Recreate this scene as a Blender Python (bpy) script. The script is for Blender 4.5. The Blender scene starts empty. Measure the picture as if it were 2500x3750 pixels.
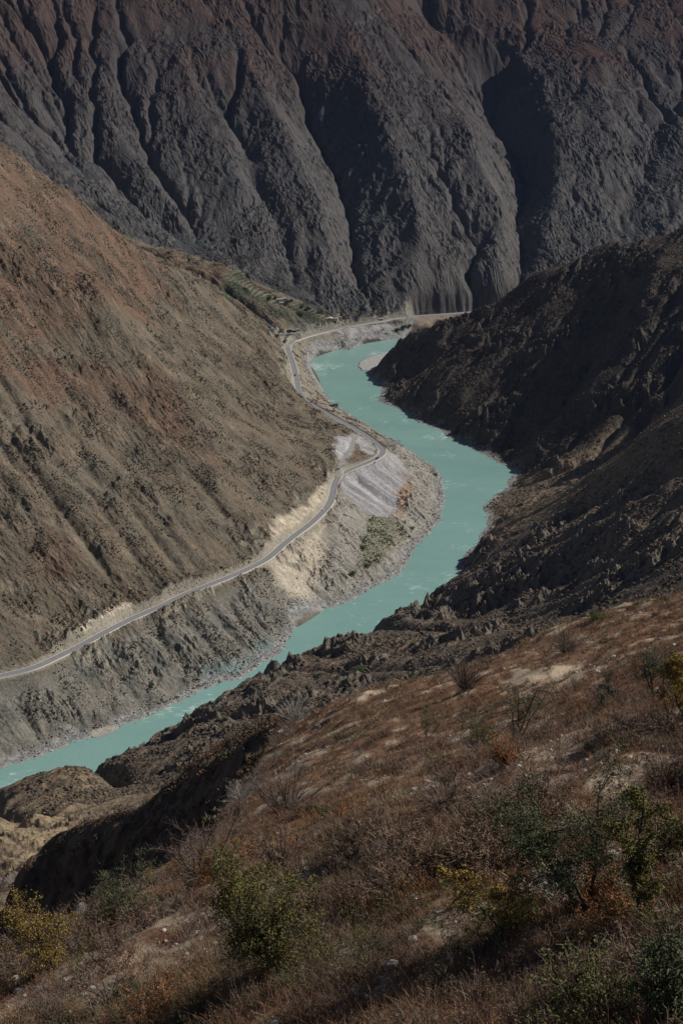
import bpy, math, random, time
import numpy as np
from mathutils import Vector
T00 = time.time()
rng = np.random.default_rng(7)
random.seed(7)

# ------------------------------------------------------------------ camera, sky, sun, exposure
sc = bpy.context.scene
CAM_H = 750.0
PITCH = 22.0
cam_d = bpy.data.cameras.new("camera")
cam = bpy.data.objects.new("camera", cam_d)
sc.collection.objects.link(cam)
cam.location = (0, 0, CAM_H)
cam.rotation_euler = (math.radians(90 - PITCH), 0, 0)
cam_d.sensor_fit = 'HORIZONTAL'
cam_d.sensor_width = 36.0
cam_d.lens = 72.0            # 5000 px focal length on the 2500 px wide photograph
cam_d.clip_start = 0.5
cam_d.clip_end = 30000
sc.camera = cam

SUN_EL, SUN_BACK = 42.0, 16.0
sunv = Vector((math.cos(math.radians(SUN_EL)) * math.cos(math.radians(SUN_BACK)),
               math.cos(math.radians(SUN_EL)) * math.sin(math.radians(SUN_BACK)),
               math.sin(math.radians(SUN_EL))))
w = bpy.data.worlds.new("World")
sc.world = w
w.use_nodes = True
wn = w.node_tree
bg = wn.nodes["Background"]
sky = wn.nodes.new("ShaderNodeTexSky")
sky.sky_type = 'NISHITA'
sky.sun_disc = False
sky.sun_elevation = math.radians(SUN_EL)
sky.sun_rotation = math.radians(90 - SUN_BACK)
sky.altitude = 2500
sky.air_density = 1.0
sky.dust_density = 0.6
wn.links.new(sky.outputs[0], bg.inputs[0])
bg.inputs[1].default_value = 0.05
sun_d = bpy.data.lights.new("sun", 'SUN')
sun_d.energy = 5.0
sun_d.angle = math.radians(0.5)
sun_d.color = (1.0, 0.945, 0.87)
sun = bpy.data.objects.new("sun", sun_d)
sc.collection.objects.link(sun)
sun.rotation_euler = sunv.to_track_quat('Z', 'Y').to_euler()
sun.location = (3000, 800, 3000)
sc.view_settings.view_transform = 'Standard'
sc.view_settings.look = 'None'
sc.view_settings.exposure = -0.12
sc.view_settings.gamma = 1.0
sc.view_settings.use_curve_mapping = False
sc.cycles.max_bounces = 4
sc.cycles.diffuse_bounces = 2
sc.cycles.transparent_max_bounces = 4

# ------------------------------------------------------------------ survey helpers
# The valley was surveyed from the viewpoint: bearings and heights (or ranges) give map points.
CT, ST = math.cos(math.radians(PITCH)), math.sin(math.radians(PITCH))
def ray(u, v):
    a = (u - 1250.0) / 5000.0
    b = (1875.0 - v) / 5000.0
    return np.array((a, CT + b * ST, -ST + b * CT))
def PZ(u, v, z):
    d = ray(u, v)
    return np.array((0, 0, CAM_H)) + d * ((z - CAM_H) / d[2])
def PR(u, v, r):
    d = ray(u, v)
    d = d / np.linalg.norm(d)
    return np.array((0, 0, CAM_H)) + d * r
MF, MS = 2885.0, 0.70
def PM(u, v, off=0.0):        # on the far mountain's mean slope, raised or sunk by off
    d = ray(u, v)
    # CAM_H + t dz = 38 + off + MS*(t dy - MF - .25 t dx)
    t = (CAM_H - 38 - off + MS * MF) / (MS * (d[1] - .25 * d[0]) - d[2])
    return np.array((0, 0, CAM_H)) + d * t

# ------------------------------------------------------------------ numpy noise
_perm = rng.permutation(256).astype(np.int32)
_perm = np.concatenate([_perm, _perm, _perm])
_ga = rng.uniform(0, 2 * np.pi, 256).astype(np.float32)
_gx, _gy = np.cos(_ga), np.sin(_ga)
def noise(x, y, seed=0):
    x = np.asarray(x, np.float32) + np.float32(seed * 17.13)
    y = np.asarray(y, np.float32) - np.float32(seed * 9.71)
    xi = np.floor(x); yi = np.floor(y)
    fx = x - xi; fy = y - yi
    X = xi.astype(np.int32) & 255; Y = yi.astype(np.int32) & 255
    u = fx * fx * fx * (fx * (fx * 6 - 15) + 10)
    v = fy * fy * fy * (fy * (fy * 6 - 15) + 10)
    a = _perm[X]; b = _perm[X + 1]
    h00 = _perm[a + Y]; h01 = _perm[a + Y + 1]; h10 = _perm[b + Y]; h11 = _perm[b + Y + 1]
    n00 = _gx[h00] * fx + _gy[h00] * fy
    n10 = _gx[h10] * (fx - 1) + _gy[h10] * fy
    n01 = _gx[h01] * fx + _gy[h01] * (fy - 1)
    n11 = _gx[h11] * (fx - 1) + _gy[h11] * (fy - 1)
    p = n00 + u * (n10 - n00)
    q = n01 + u * (n11 - n01)
    return (p + v * (q - p)) * 1.5
def fbm(x, y, oct=4, seed=0, gain=.5):
    s = 0; a = 1.0; t = 0
    for i in range(oct):
        s = s + a * noise(x * 2.03 ** i, y * 2.03 ** i, seed + i * 3)
        t += a; a *= gain
    return s / t * 1.4
def ridged(x, y, oct=4, seed=0, gain=.5):
    s = 0; a = 1.0; t = 0
    for i in range(oct):
        s = s + a * (1 - 2 * np.abs(noise(x * 2.07 ** i, y * 2.07 ** i, seed + i * 5)))
        t += a; a *= gain
    return s / t
def sstep(a, b, x):
    t = np.clip((x - a) / (b - a), 0, 1)
    return t * t * (3 - 2 * t)
def lerp(a, b, t): return a + (b - a) * t

# ------------------------------------------------------------------ control lines (bearing u, v and height z)
left_shore_px = [(1504,1218),(1462,1239),(1385,1245),(1332,1251),(1290,1279),(1224,1281),(1163,1294),(1136,1317),
 (1133,1359),(1148,1394),(1179,1428),(1208,1459),(1209,1474),(1247,1490),(1286,1520),(1332,1547),(1385,1581),(1439,1612),
 (1515,1658),(1569,1696),(1597,1712),(1617,1747),(1623,1793),(1631,1833),(1619,1867),(1614,1908),(1580,1945),(1540,1988),
 (1505,2022),(1499,2057),(1459,2108),(1402,2134),(1344,2163),(1287,2200),(1230,2220),(1143,2246),(1098,2269),(1079,2290),
 (1071,2320),(1033,2389),(949,2435),(880,2489),(804,2500),(727,2535),(635,2581),(536,2627),(444,2657),(344,2699),
 (260,2718),(191,2753),(99,2787),(0,2814),(-150,2850),(-500,2960)]
right_shore_px = [(1342,1368),(1370,1395),(1400,1424),(1385,1470),(1469,1501),(1531,1547),(1615,1574),(1638,1600),
 (1707,1631),(1775,1666),(1821,1695),(1895,1727),(1855,1761),(1861,1784),(1815,1810),(1763,1859),(1786,1890),(1781,1930),
 (1752,1959),(1752,1988),(1706,2022),(1672,2074)]
L = np.array([PZ(u, v, 0)[:2] for u, v in left_shore_px])
L = np.concatenate([L, [[-720, 1010], [-1000, 860], [-1400, 800], [-1900, 760]]])
R = np.array([PZ(u, v, 0)[:2] for u, v in right_shore_px])
# the near bank is hidden behind the ridges: a channel about 100 m wide
def offset_line(pts, d):
    t = np.gradient(pts, axis=0); t /= np.linalg.norm(t, axis=1)[:, None]
    n = np.stack([-t[:, 1], t[:, 0]], 1)
    return pts + n * d
near = L[[30, 32, 34, 36, 39, 41, 43, 45, 47, 49, 51, 52, 53, 54, 55, 56]]
near_off = offset_line(near, 108)
near_off = near_off[near_off[:, 1] < R[-1][1] - 30]
# upstream: behind the right-hand mountain
far_left = np.array([[175, 2960], [330, 3010], [520, 2985], [760, 2900], [1050, 2860], [1500, 2900], [2200, 2950]])
far_right = np.array([[2200, 2850], [1500, 2800], [1050, 2765], [740, 2800], [500, 2885], [330, 2905], [215, 2845], [150, 2765], [105, 2705]])
river_poly = np.concatenate([L, near_off[::-1], R[::-1], far_right[::-1], far_left[::-1]])
LEFTPOLY = np.concatenate([L, [[-1900, 5600], [2400, 5600]], far_left[::-1]])
bar = np.array([PZ(u, v, 0)[:2] for u, v in [(1425,1285),(1380,1300),(1335,1313),(1313,1328),(1312,1345),(1325,1356),(1355,1358),(1400,1340)]])
sandbar = np.array([PZ(u, v, 0)[:2] for u, v in [(330,2694),(338,2682),(360,2674),(400,2662),(432,2656),(437,2664),(415,2680),(380,2698),(350,2705),(334,2703)]])

road_px = [(-420,2560,52),(-200,2520,53),(0,2477,54),(46,2467,54),(122,2447,55),(214,2405,55),(306,2359,55),(398,2309,56),(490,2263,56),(597,2217,57),
 (673,2179,57),(765,2143,58),(857,2106,58),(918,2079,58),(980,2045,58),(1043,1990,58),(1086,1956,58),(1132,1922,58),(1178,1879,57),
 (1204,1847,57),(1218,1810,57),(1224,1776,56),(1241,1744,56),(1276,1723,55),(1321,1704,54),(1362,1687,54),(1394,1668,53),
 (1402,1652,52),(1397,1640,52),(1362,1610,50),(1316,1579,49),(1255,1545,47),(1194,1512,46),(1133,1474,45),(1106,1451,44),(1092,1424,43),
 (1083,1375,41),(1070,1325,39),(1056,1287,36),(1053,1271,34),(1066,1253,32),(1110,1236,31),(1179,1217,30),(1286,1194,30),
 (1393,1176,30),(1439,1167,30),(1515,1158,30),(1638,1149,30),(1768,1139,30),(1900,1128,31),(2100,1122,32),(2500,1118,34)]
ROADc = np.concatenate([[[-1840, 950, 50], [-1400, 980, 50], [-1000, 1030, 50], [-720, 1140, 51]], np.array([PZ(*p) for p in road_px])])
def resample(P, step):
    # Catmull-Rom through the points, then an even step
    out = []
    n = len(P)
    for i in range(n - 1):
        p0, p1, p2, p3 = P[max(i - 1, 0)], P[i], P[i + 1], P[min(i + 2, n - 1)]
        k = max(int(np.linalg.norm((p2 - p1)[:2]) / 2), 2)
        t = np.linspace(0, 1, k, endpoint=False)[:, None]
        out.append(.5 * ((2 * p1) + (p2 - p0) * t + (2 * p0 - 5 * p1 + 4 * p2 - p3) * t ** 2 + (3 * p1 - p0 - 3 * p2 + p3) * t ** 3))
    q = np.concatenate(out + [P[-1:]])
    s = np.concatenate([[0], np.cumsum(np.linalg.norm(np.diff(q[:, :2], axis=0), axis=1))])
    ss = np.arange(0, s[-1], step)
    return np.stack([np.interp(ss, s, q[:, k]) for k in range(q.shape[1])], 1)
ROAD = resample(ROADc, 4.0)
_k = np.array([1, 2, 3, 2, 1]) / 9.0
for _ in range(2):
    for c in (0, 1, 2):
        ROAD[2:-2, c] = np.convolve(ROAD[:, c], _k, 'valid')

lines = []      # 3D polylines that pin the mean relief
def ln(*pts): lines.append(np.array(pts, float))
ln(*ROAD[::2])
# left hillside: crest against the far mountain
ln(*[PZ(u, v, z) for u, v, z in [(1038,1268,40),(1010,1245,60),(964,1218,82),(903,1172,120),(826,1095,175),(750,1053,213),(686,1020,235),(542,941,290),(399,829,350),(271,718,410),(0,534,490),(-300,330,585)]],
   (-900, 1980, 760), (-1150, 1900, 900), (-1500, 1700, 1050))
# broad spurs and hollows of the left hillside
ln(*[PZ(u, v, z) for u, v, z in [(350,1010,340),(370,1150,300),(420,1330,245),(520,1480,200),(660,1650,155),(800,1800,118),(900,1950,82)]])
ln(*[PZ(u, v, z) for u, v, z in [(560,1150,232),(760,1330,160),(900,1450,105),(1030,1560,62)]])
# tributary valley behind the crest, the village terraces
ln(*[PZ(u, v, z) for u, v, z in [(1060,1235,44),(1010,1205,56),(960,1165,74),(880,1110,98),(800,1055,125)]], (-420, 2860, 185), (-600, 2800, 290), (-900, 2680, 430), (-1300, 2500, 620))
ln(*[PZ(u, v, z) for u, v, z in [(1290,1180,42),(1230,1165,50),(1160,1150,62),(1050,1105,86),(960,1040,110),(880,985,135),(810,975,150)]])
# right-hand mountain: skyline ridge and ribs
ridgeA = [(1345,1366,2),(1369,1343,13),(1415,1297,36),(1468,1244,63),(1530,1217,86),(1606,1190,104),(1667,1183,112),(1729,1175,121),(1774,1137,138),(1836,1098,160),(1889,1049,184),(1943,1007,207),(1973,984,222),(2027,991,223),(2065,972,232),(2111,938,248),(2180,892,270),(2241,875,280),(2310,899,277),(2433,854,305),(2500,815,324),(2700,720,376)]
ln(*[PZ(*p) for p in ridgeA], (1000, 2450, 440), (1500, 2560, 580), (2300, 2600, 600))
ln(*[PZ(*p) for p in [(2218,953,252),(2142,1053,210),(1989,1167,160),(1790,1290,102),(1629,1328,74),(1560,1440,38),(1545,1489,8)]])
ln(PZ(2448,861,298), PR(2400,960,2345), PR(2341,1091,2320), PR(2280,1274,2260), PR(2165,1389,2230), PR(2050,1512,2220), PR(1973,1588,2200), PZ(1920,1700,12))
ln(PR(2330,1040,2400), PR(2225,1225,2330), PR(2140,1400,2280), PR(2060,1545,2240), PR(1960,1620,2195), PZ(1860,1655,4))   # hollow between the ribs
ln(PR(2030,1090,2480), PR(1930,1190,2470), PR(1800,1265,2470), PR(1660,1310,2500), PR(1520,1375,2570), PZ(1430,1410,3))   # hollow under the skyline
ln(*[PZ(*p) for p in [(2560,1150,270),(2500,1330,205),(2430,1440,145),(2250,1530,95),(2080,1640,48),(1930,1740,6)]])   # foot of the mountain in the side valley
ln(*[PZ(*p) for p in [(2760,1290,230),(2600,1420,150),(2350,1600,82),(2150,1760,48),(1980,1850,24),(1800,1900,3)]])
# ridge D in front of the side valley
ln(*[PZ(*p) for p in [(2500,1496,264),(2402,1565,226),(2318,1619,201),(2280,1672,183),(2218,1764,152),(2157,1803,128),(2127,1856,112),(1950,1935,62),(1800,1985,26),(1712,2020,5)]])
ln(*[PZ(*p) for p in [(2500,1575,287),(2425,1650,254),(2400,1720,230),(2325,1787,190),(2250,1822,160),(2160,1850,128)]])
ln(*[PZ(*p) for p in [(2440,1600,260),(2345,1700,203),(2300,1755,178),(2230,1795,146)]])
ln(PZ(2500,1575,287), (600, 1570, 370), (950, 1650, 520))
ln(*[PZ(*p) for p in [(2500,1850,285),(2200,1960,205),(1950,2030,140),(1790,2080,96),(1704,2140,84),(1655,2112,30)]])
ln(*[PZ(*p) for p in [(2500,1690,232),(2300,1840,170),(2050,1960,105),(1850,2030,60),(1700,2070,12)]])
# ridge E above the hidden bank
ln(*[PZ(p[0], p[1] + 14, p[2]) for p in [(1649,2100,26),(1577,2152,42),(1545,2200,56),(1513,2212,62),(1441,2232,72),(1370,2255,80),(1338,2307,80),(1250,2339,84),(1200,2351,86),(1087,2389,90),(1064,2427,92),(964,2443,94),(895,2477,98),(842,2542,102),(765,2588,106),(650,2649,112),(582,2722,116),(490,2749,116),(459,2787,112),(421,2818,105),(390,2864,92)]])
ln(*[PZ(*p) for p in [(1370,2255,80),(1500,2290,98),(1712,2305,124),(1800,2318,142),(1967,2290,182),(2200,2230,238),(2500,2120,300)]], (520, 1040, 420), (900, 1000, 560))
ln(*[PZ(*p) for p in [(1560,2215,44),(1728,2285,92),(1850,2215,112),(2100,2130,160),(2500,2000,228)]])
ln(*[PZ(*p) for p in [(1250,2430,134),(1100,2480,140),(964,2545,146),(765,2690,152),(582,2835,160),(480,2905,165)]])
# lower left: knoll and the grassy slope
ln(*[PZ(*p) for p in [(-150,2960,40),(0,2905,70),(70,2895,100),(128,2863,132),(191,2831,152),(255,2815,160),(319,2839,150),(383,2863,128),(430,2900,150)]])
ln(*[PZ(*p) for p in [(-100,2990,110),(20,2965,150),(180,2960,170),(330,2960,185)]])
ln(*[PZ(*p) for p in [(-250,3060,210),(0,3030,222),(150,3060,240),(280,3080,262)]])
ln(*[PZ(*p) for p in [(-400,3300,300),(0,3300,318),(150,3280,330)]])
# the camera's own mountain, under the rims
ln((-1800, 500, 260), (-1100, 520, 260), (-700, 520, 290), (-350, 560, 330), (-100, 700, 262), (150, 760, 270), (420, 760, 330), (800, 800, 420))
ln((-1800, 250, 430), (-700, 250, 450), (-300, 380, 455), (0, 480, 385), (300, 500, 430), (600, 450, 520), (1000, 450, 600))
ln((-700, 0, 560), (-250, 120, 600), (-100, 260, 540), (60, 330, 510), (200, 300, 590), (500, 150, 720), (1000, 100, 800))
ln((-1500, -200, 700), (2400, -200, 1000))
ln((1300, 1200, 520), (1400, 1800, 560))
# far mountain
gul = [
 ([(1020,199,-40),(1116,343,-60),(1129,462,-90),(1212,606,-90),(1252,702,-85),(1276,829,-70),(1300,1020,-35),(1297,1135,-2)]),
 ([(1523,0,-120),(1595,143,-150),(1754,223,-160),(1850,335,-170),(1786,462,-160),(1898,590,-150),(1938,702,-130),(1882,829,-95),(1914,957,-60),(1870,1060,-20)]),
 ([(781,351,-40),(893,542,-75),(941,702,-75),(1021,829,-70),(1060,957,-45),(1072,1052,-18)]),
 ([(454,319,-30),(526,526,-50),(590,686,-55),(718,829,-50),(830,945,-15)]),
 ([(1770,861,-25),(1722,989,-35),(1706,1116,-8)]),
 ([(303,510,-30),(399,622,-45),(510,734,-45),(670,893,-30)]),
 ([(700,300,10),(850,500,-10),(1000,700,-5),(1110,900,-8),(1170,1080,-2)]),
 ([(1560,560,20),(1620,760,0),(1640,960,-5),(1620,1120,0)]),
 ([(2500,350,-60),(2380,520,-60),(2330,700,-50),(2230,860,-40)]),
 ([(2130,60,-150),(2250,30,-150),(2400,-60,-150)]),
]
spur = [
 ([(1230,40,60),(1330,250,70),(1435,526,80),(1515,717,75),(1531,893,50),(1500,1116,5)]),
 ([(893,207,45),(1020,446,45),(1116,638,35),(1180,765,25),(1180,957,15),(1190,1100,5)]),
 ([(620,100,40),(686,239,45),(765,462,30),(861,638,20),(957,861,5),(973,990,5)]),
 ([(367,271,20),(462,558,5),(638,797,0)]),
 ([(1700,420,40),(1760,600,55),(1840,740,40),(1820,900,15),(1802,1060,2)]),
 ([(2010,399,-10),(2041,638,-5),(2010,800,-15),(1960,960,-20)]),
 ([(2180,180,0),(2233,400,15),(2230,600,10),(2150,790,-10)]),
 ([(2480,480,30),(2440,640,10)]),
 ([(200,150,30),(150,400,20),(250,620,0)]),
 ([(1700,60,-60),(1850,150,-70),(2000,300,-60)]),
]
for k, g in enumerate(gul): ln(*[PM(u, v, o * (.95 if k < 2 else .45)) for u, v, o in g])
for g in spur: ln(*[PM(u, v, o * .4) for u, v, o in g])
ln(*[PM(u, -120, o) for u, o in [(-100,80),(300,40),(600,60),(900,20),(1150,90),(1400,30),(1530,-100),(1700,-40),(2000,-120),(2300,-60),(2700,0)]])
ln((-1800, 5200, 1500), (2300, 5200, 1500)); ln((-1800, 4600, 1180), (-300, 4500, 1120), (600, 4700, 1040), (2300, 4700, 1150))
ln((-1800, 2400, 1000), (-1800, 4400, 1250)); ln((2350, 2950, 10), (2350, 4500, 1100)); ln((2350, 500, 900), (2350, 2600, 600))
ln((1000, 3060, 60), (1500, 3100, 60), (2200, 3150, 60))

# ------------------------------------------------------------------ mean relief: membrane through the control lines, then stream erosion
X0, Y0, DX = -1850.0, -240.0, 8.0
NX, NY = 528, 696
def inside(poly, x, y):
    r = np.zeros(np.broadcast(x, y).shape, bool)
    n = len(poly)
    bx0, by0 = poly.min(0); bx1, by1 = poly.max(0)
    m = (x >= bx0) & (x <= bx1) & (y >= by0) & (y <= by1)
    xs, ys = x[m], y[m]; rr = np.zeros(xs.shape, bool)
    for i in range(n):
        x1, y1 = poly[i]; x2, y2 = poly[(i + 1) % n]
        if y1 == y2: continue
        c = ((y1 > ys) != (y2 > ys)) & (xs < (x2 - x1) * (ys - y1) / (y2 - y1) + x1)
        rr ^= c
    r[m] = rr
    return r
def dist_line(P, x, y, closed=False, extra=None, maxd=1e9):
    """distance to a polyline; also the value of extra at the nearest point"""
    best = np.full(x.shape, maxd ** 2 if maxd < 1e8 else 1e18)
    val = np.zeros(x.shape) if extra is not None else None
    n = len(P)
    for i in range(n if closed else n - 1):
        a = P[i][:2]; b = P[(i + 1) % n][:2]; ab = b - a; l2 = ab @ ab
        if l2 == 0: continue
        t = np.clip(((x - a[0]) * ab[0] + (y - a[1]) * ab[1]) / l2, 0, 1)
        d = (x - a[0] - t * ab[0]) ** 2 + (y - a[1] - t * ab[1]) ** 2
        m = d < best
        best = np.where(m, d, best)
        if extra is not None: val = np.where(m, extra[i] + t * (extra[(i + 1) % n] - extra[i]), val)
    return np.sqrt(best), val
gx = X0 + np.arange(NX) * DX; gy = Y0 + np.arange(NY) * DX
GX, GY = np.meshgrid(gx, gy)
def rasterize(step, nx, ny):
    s = np.zeros((ny, nx)); c = np.zeros((ny, nx))
    for P in lines:
        for a, b in zip(P[:-1], P[1:]):
            k = max(int(np.linalg.norm((b - a)[:2]) / (step * .4)), 1)
            t = np.linspace(0, 1, k + 1)[:, None]
            q = a + (b - a) * t
            i = np.round((q[:, 0] - X0) / step).astype(int); j = np.round((q[:, 1] - Y0) / step).astype(int)
            ok = (i >= 0) & (i < nx) & (j >= 0) & (j < ny)
            np.add.at(s, (j[ok], i[ok]), q[ok, 2]); np.add.at(c, (j[ok], i[ok]), 1)
    xs, ys = np.meshgrid(X0 + np.arange(nx) * step, Y0 + np.arange(ny) * step)
    riv = inside(river_poly, xs, ys)
    fixed = (c > 0) | riv
    val = np.where(riv, -1.0, s / np.maximum(c, 1))
    return fixed, val
h = None
for lev in (64, 32, 16, 8):
    nx, ny = int((NX - 1) * DX / lev) + 1, int((NY - 1) * DX / lev) + 1
    fx, val = rasterize(lev, nx, ny)
    if h is None: h = np.full((ny, nx), 400.0)
    else:
        jj = np.minimum(np.arange(ny) / 2, h.shape[0] - 1.001); ii = np.minimum(np.arange(nx) / 2, h.shape[1] - 1.001)
        j0 = jj.astype(int); i0 = ii.astype(int); fj = (jj - j0)[:, None]; fi = (ii - i0)[None]
        h = (h[j0][:, i0] * (1 - fi) + h[j0][:, i0 + 1] * fi) * (1 - fj) + (h[j0 + 1][:, i0] * (1 - fi) + h[j0 + 1][:, i0 + 1] * fi) * fj
    h = np.where(fx, val, h)
    for it in range({64: 500, 32: 250, 16: 160, 8: 80}[lev]):
        p = np.pad(h, 1, mode='edge')
        n = (p[1:-1, :-2] + p[1:-1, 2:] + p[:-2, 1:-1] + p[2:, 1:-1]) * .25
        h = np.where(fx, val, n)
H0 = h.copy()
def blur(a, n):
    for _ in range(n):
        p = np.pad(a, 1, mode='edge'); a = (p[1:-1, :-2] + 2 * p[1:-1, 1:-1] + p[1:-1, 2:]) / 4
        p = np.pad(a, 1, mode='edge'); a = (p[:-2, 1:-1] + 2 * p[1:-1, 1:-1] + p[2:, 1:-1]) / 4
    return a
river_g = inside(river_poly, GX, GY)
dsh, _ = dist_line(river_poly, GX, GY, True, None)
SDF = np.where(river_g, -dsh, dsh)
droad_g, _ = dist_line(ROAD[::3], GX, GY)
FARG = sstep(2850, 3050, GY - .25 * GX)
soft = sstep(0, 60, np.minimum(SDF, 1e9)) * sstep(10, 90, droad_g)
H = blur(H0, 1) + soft * ((14 + 10 * FARG) * fbm(GX / 250, GY / 250, 5, 3) + (7 + 9 * FARG) * ridged(GX / 90 + .6 * fbm(GX / 60, GY / 60, 2, 12), GY / 120, 4, 9))
H = np.where(river_g, -1, np.maximum(H, .5))
N = NX * NY
idx = np.arange(N).reshape(NY, NX)
fixedf = (river_g | (droad_g < 10)).ravel()
Kero = (np.where(GY > 2600, .015, .013) * (1 + 1.0 * np.clip(fbm(GX / 300, GY / 300, 2, 15), -.7, 1))).ravel()
for it in range(9):
    p = np.pad(H, 1, mode='edge')
    best = np.zeros((NY, NX)); rc = idx.copy()
    for dj, di, dd in ((0, 1, 1), (0, -1, 1), (1, 0, 1), (-1, 0, 1), (1, 1, 1.414), (1, -1, 1.414), (-1, 1, 1.414), (-1, -1, 1.414)):
        s = (H - p[1 + dj:NY + 1 + dj, 1 + di:NX + 1 + di]) / dd
        jj = np.clip(np.arange(NY) + dj, 0, NY - 1)[:, None]; ii = np.clip(np.arange(NX) + di, 0, NX - 1)[None]
        m = s > best
        best = np.where(m, s, best); rc = np.where(m, idx[jj, ii], rc)
    rcv = rc.ravel(); order = np.argsort(H.ravel(), kind='stable')
    A = [1.0] * N; rl = rcv.tolist(); ol = order.tolist()
    for i in reversed(ol):
        r = rl[i]
        if r != i: A[r] += A[i]
    Aa = np.array(A)
    c = (Kero * np.minimum(Aa, 4000) ** .55)
    c[fixedf] = 0
    cl = c.tolist(); hl = H.ravel().tolist()
    for i in ol:
        r = rl[i]
        if r != i:
            ci = cl[i]
            if ci: 
                v = (hl[i] + ci * hl[r]) / (1 + ci)
                if v < hl[i]: hl[i] = v
    H = np.array(hl).reshape(NY, NX)
    Hb = blur(H, 1)
    H = np.where(fixedf.reshape(NY, NX), H, lerp(H, Hb, .25))
FLOW = np.log(Aa).reshape(NY, NX)
low = blur(H0 - H, 40)
H = H + np.where(river_g, 0, low * sstep(0, 50, SDF))
H = np.where(river_g, H0, H)
CURV = H - blur(H, 6)        # positive on crests
print('relief', round(time.time() - T00, 1))

def samp(G, x, y):
    fi = np.clip((x - X0) / DX, 0, NX - 1.001); fj = np.clip((y - Y0) / DX, 0, NY - 1.001)
    i = fi.astype(int); j = fj.astype(int); u = fi - i; v = fj - j
    return (G[j, i] * (1 - u) + G[j, i + 1] * u) * (1 - v) + (G[j + 1, i] * (1 - u) + G[j + 1, i + 1] * u) * v
def samp3(G, x, y):          # quadratic B-spline: no facets
    fi = np.clip((x - X0) / DX, 1, NX - 2.001); fj = np.clip((y - Y0) / DX, 1, NY - 2.001)
    i = np.round(fi).astype(int); j = np.round(fj).astype(int); u = fi - i; v = fj - j
    wu = [.5 * (.5 - u) ** 2, .75 - u * u, .5 * (.5 + u) ** 2]; wv = [.5 * (.5 - v) ** 2, .75 - v * v, .5 * (.5 + v) ** 2]
    s = 0
    for a in range(3):
        for b in range(3): s = s + wu[a] * wv[b] * G[j + b - 1, i + a - 1]
    return s

# ------------------------------------------------------------------ near spurs: the slope the viewer stands on and the next crest
GA, GB, GC = 741.0, .38, -.52
def PG(u, v, up=0.0):
    d = ray(u, v)
    t = (CAM_H - GA - up) / (GC * d[1] + GB * d[0] - d[2])
    return np.array((0, 0, CAM_H)) + d * t
rim_px = [(-500,3800),(-250,3640),(0,3520),(64,3482),(128,3425),(223,3385),(319,3325),(400,3265),(510,3222),(622,3120),(693,3070),
          (781,2995),(853,2915),(880,2840),(957,2795),(1000,2720),(1076,2655),(1130,2600),(1200,2565),(1330,2535),(1489,2515),
          (1728,2470),(1872,2395),(1967,2362),(2087,2315),(2207,2280),(2310,2195),(2500,2185),(2700,2120)]
RIM = np.array([PG(u, v)[:2] for u, v in rim_px])
GPOLY = np.concatenate([[[-60, -60]], RIM, [[150, 150], [260, -60]]])
FCREST = np.array([PR(*p) for p in [(1060,2610,208),(957,2652,230),(845,2706,255),(765,2755,275),(640,2850,288),(518,2955,300),(350,3000,318),(199,3062,330),(160,3150,345),(80,3270,352),(0,3350,358),(-150,3500,370)]])
def near_height(x, y):
    """height of the two near spurs (-1e3 where far away)"""
    h = np.full(x.shape, -1000.0); d_in = np.full(x.shape, 1e3)
    m = (np.hypot(x, y) < 620) & (y > -80)
    xs, ys = x[m], y[m]
    ins = inside(GPOLY, xs, ys)
    d, _ = dist_line(RIM, xs, ys)
    dout = np.where(ins, 0, d); din = np.where(ins, d, 0)
    pl = GA + GB * xs + GC * ys
    bump = .9 * fbm(xs / 14, ys / 14, 3, 21) + .9 * fbm(xs / 4.2, ys / 4.2, 3, 22) * .35 + 2.6 * fbm(xs / 45, ys / 45, 2, 23)
    ter = .16 * np.sin((pl * 1.0 + 2.0 * fbm(xs / 9, ys / 9, 2, 31)) * 2.4)        # cattle terracettes along the slope
    damp = sstep(4, 30, np.hypot(xs, ys))
    fall = 1.15 * np.maximum(dout - 1.5, 0) + .12 * np.minimum(dout, 1.5) ** 2
    roll = .05 * np.clip(10 - din, 0, 10) ** 2 * .25
    hg = pl + (bump + ter) * damp - fall - roll * (1 - (dout > 0)) - 1.25 * (dout > 0)
    rn = ridged(xs / 13, ys / 13, 4, 41)
    hg = hg + np.where(dout > 2, 2.2 * rn * sstep(2, 12, dout), 0)
    df, zf = dist_line(FCREST, xs, ys, False, FCREST[:, 2])
    hf = zf - 1.3 * np.sqrt(df ** 2 + 4) + 2.6 + 3.0 * fbm(xs / 26, ys / 26, 3, 51) * sstep(0, 20, df) + (3.4 * ridged(xs / 15, ys / 15, 4, 52) + 1.2 * ridged(xs / 4, ys / 4, 3, 54)) * sstep(.5, 9, df) + .4 * fbm(xs / 3, ys / 3, 2, 53)
    h[m] = np.maximum(hg, hf); d_in[m] = np.where(hg > hf, -din + dout, 500)
    return h, d_in

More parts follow.
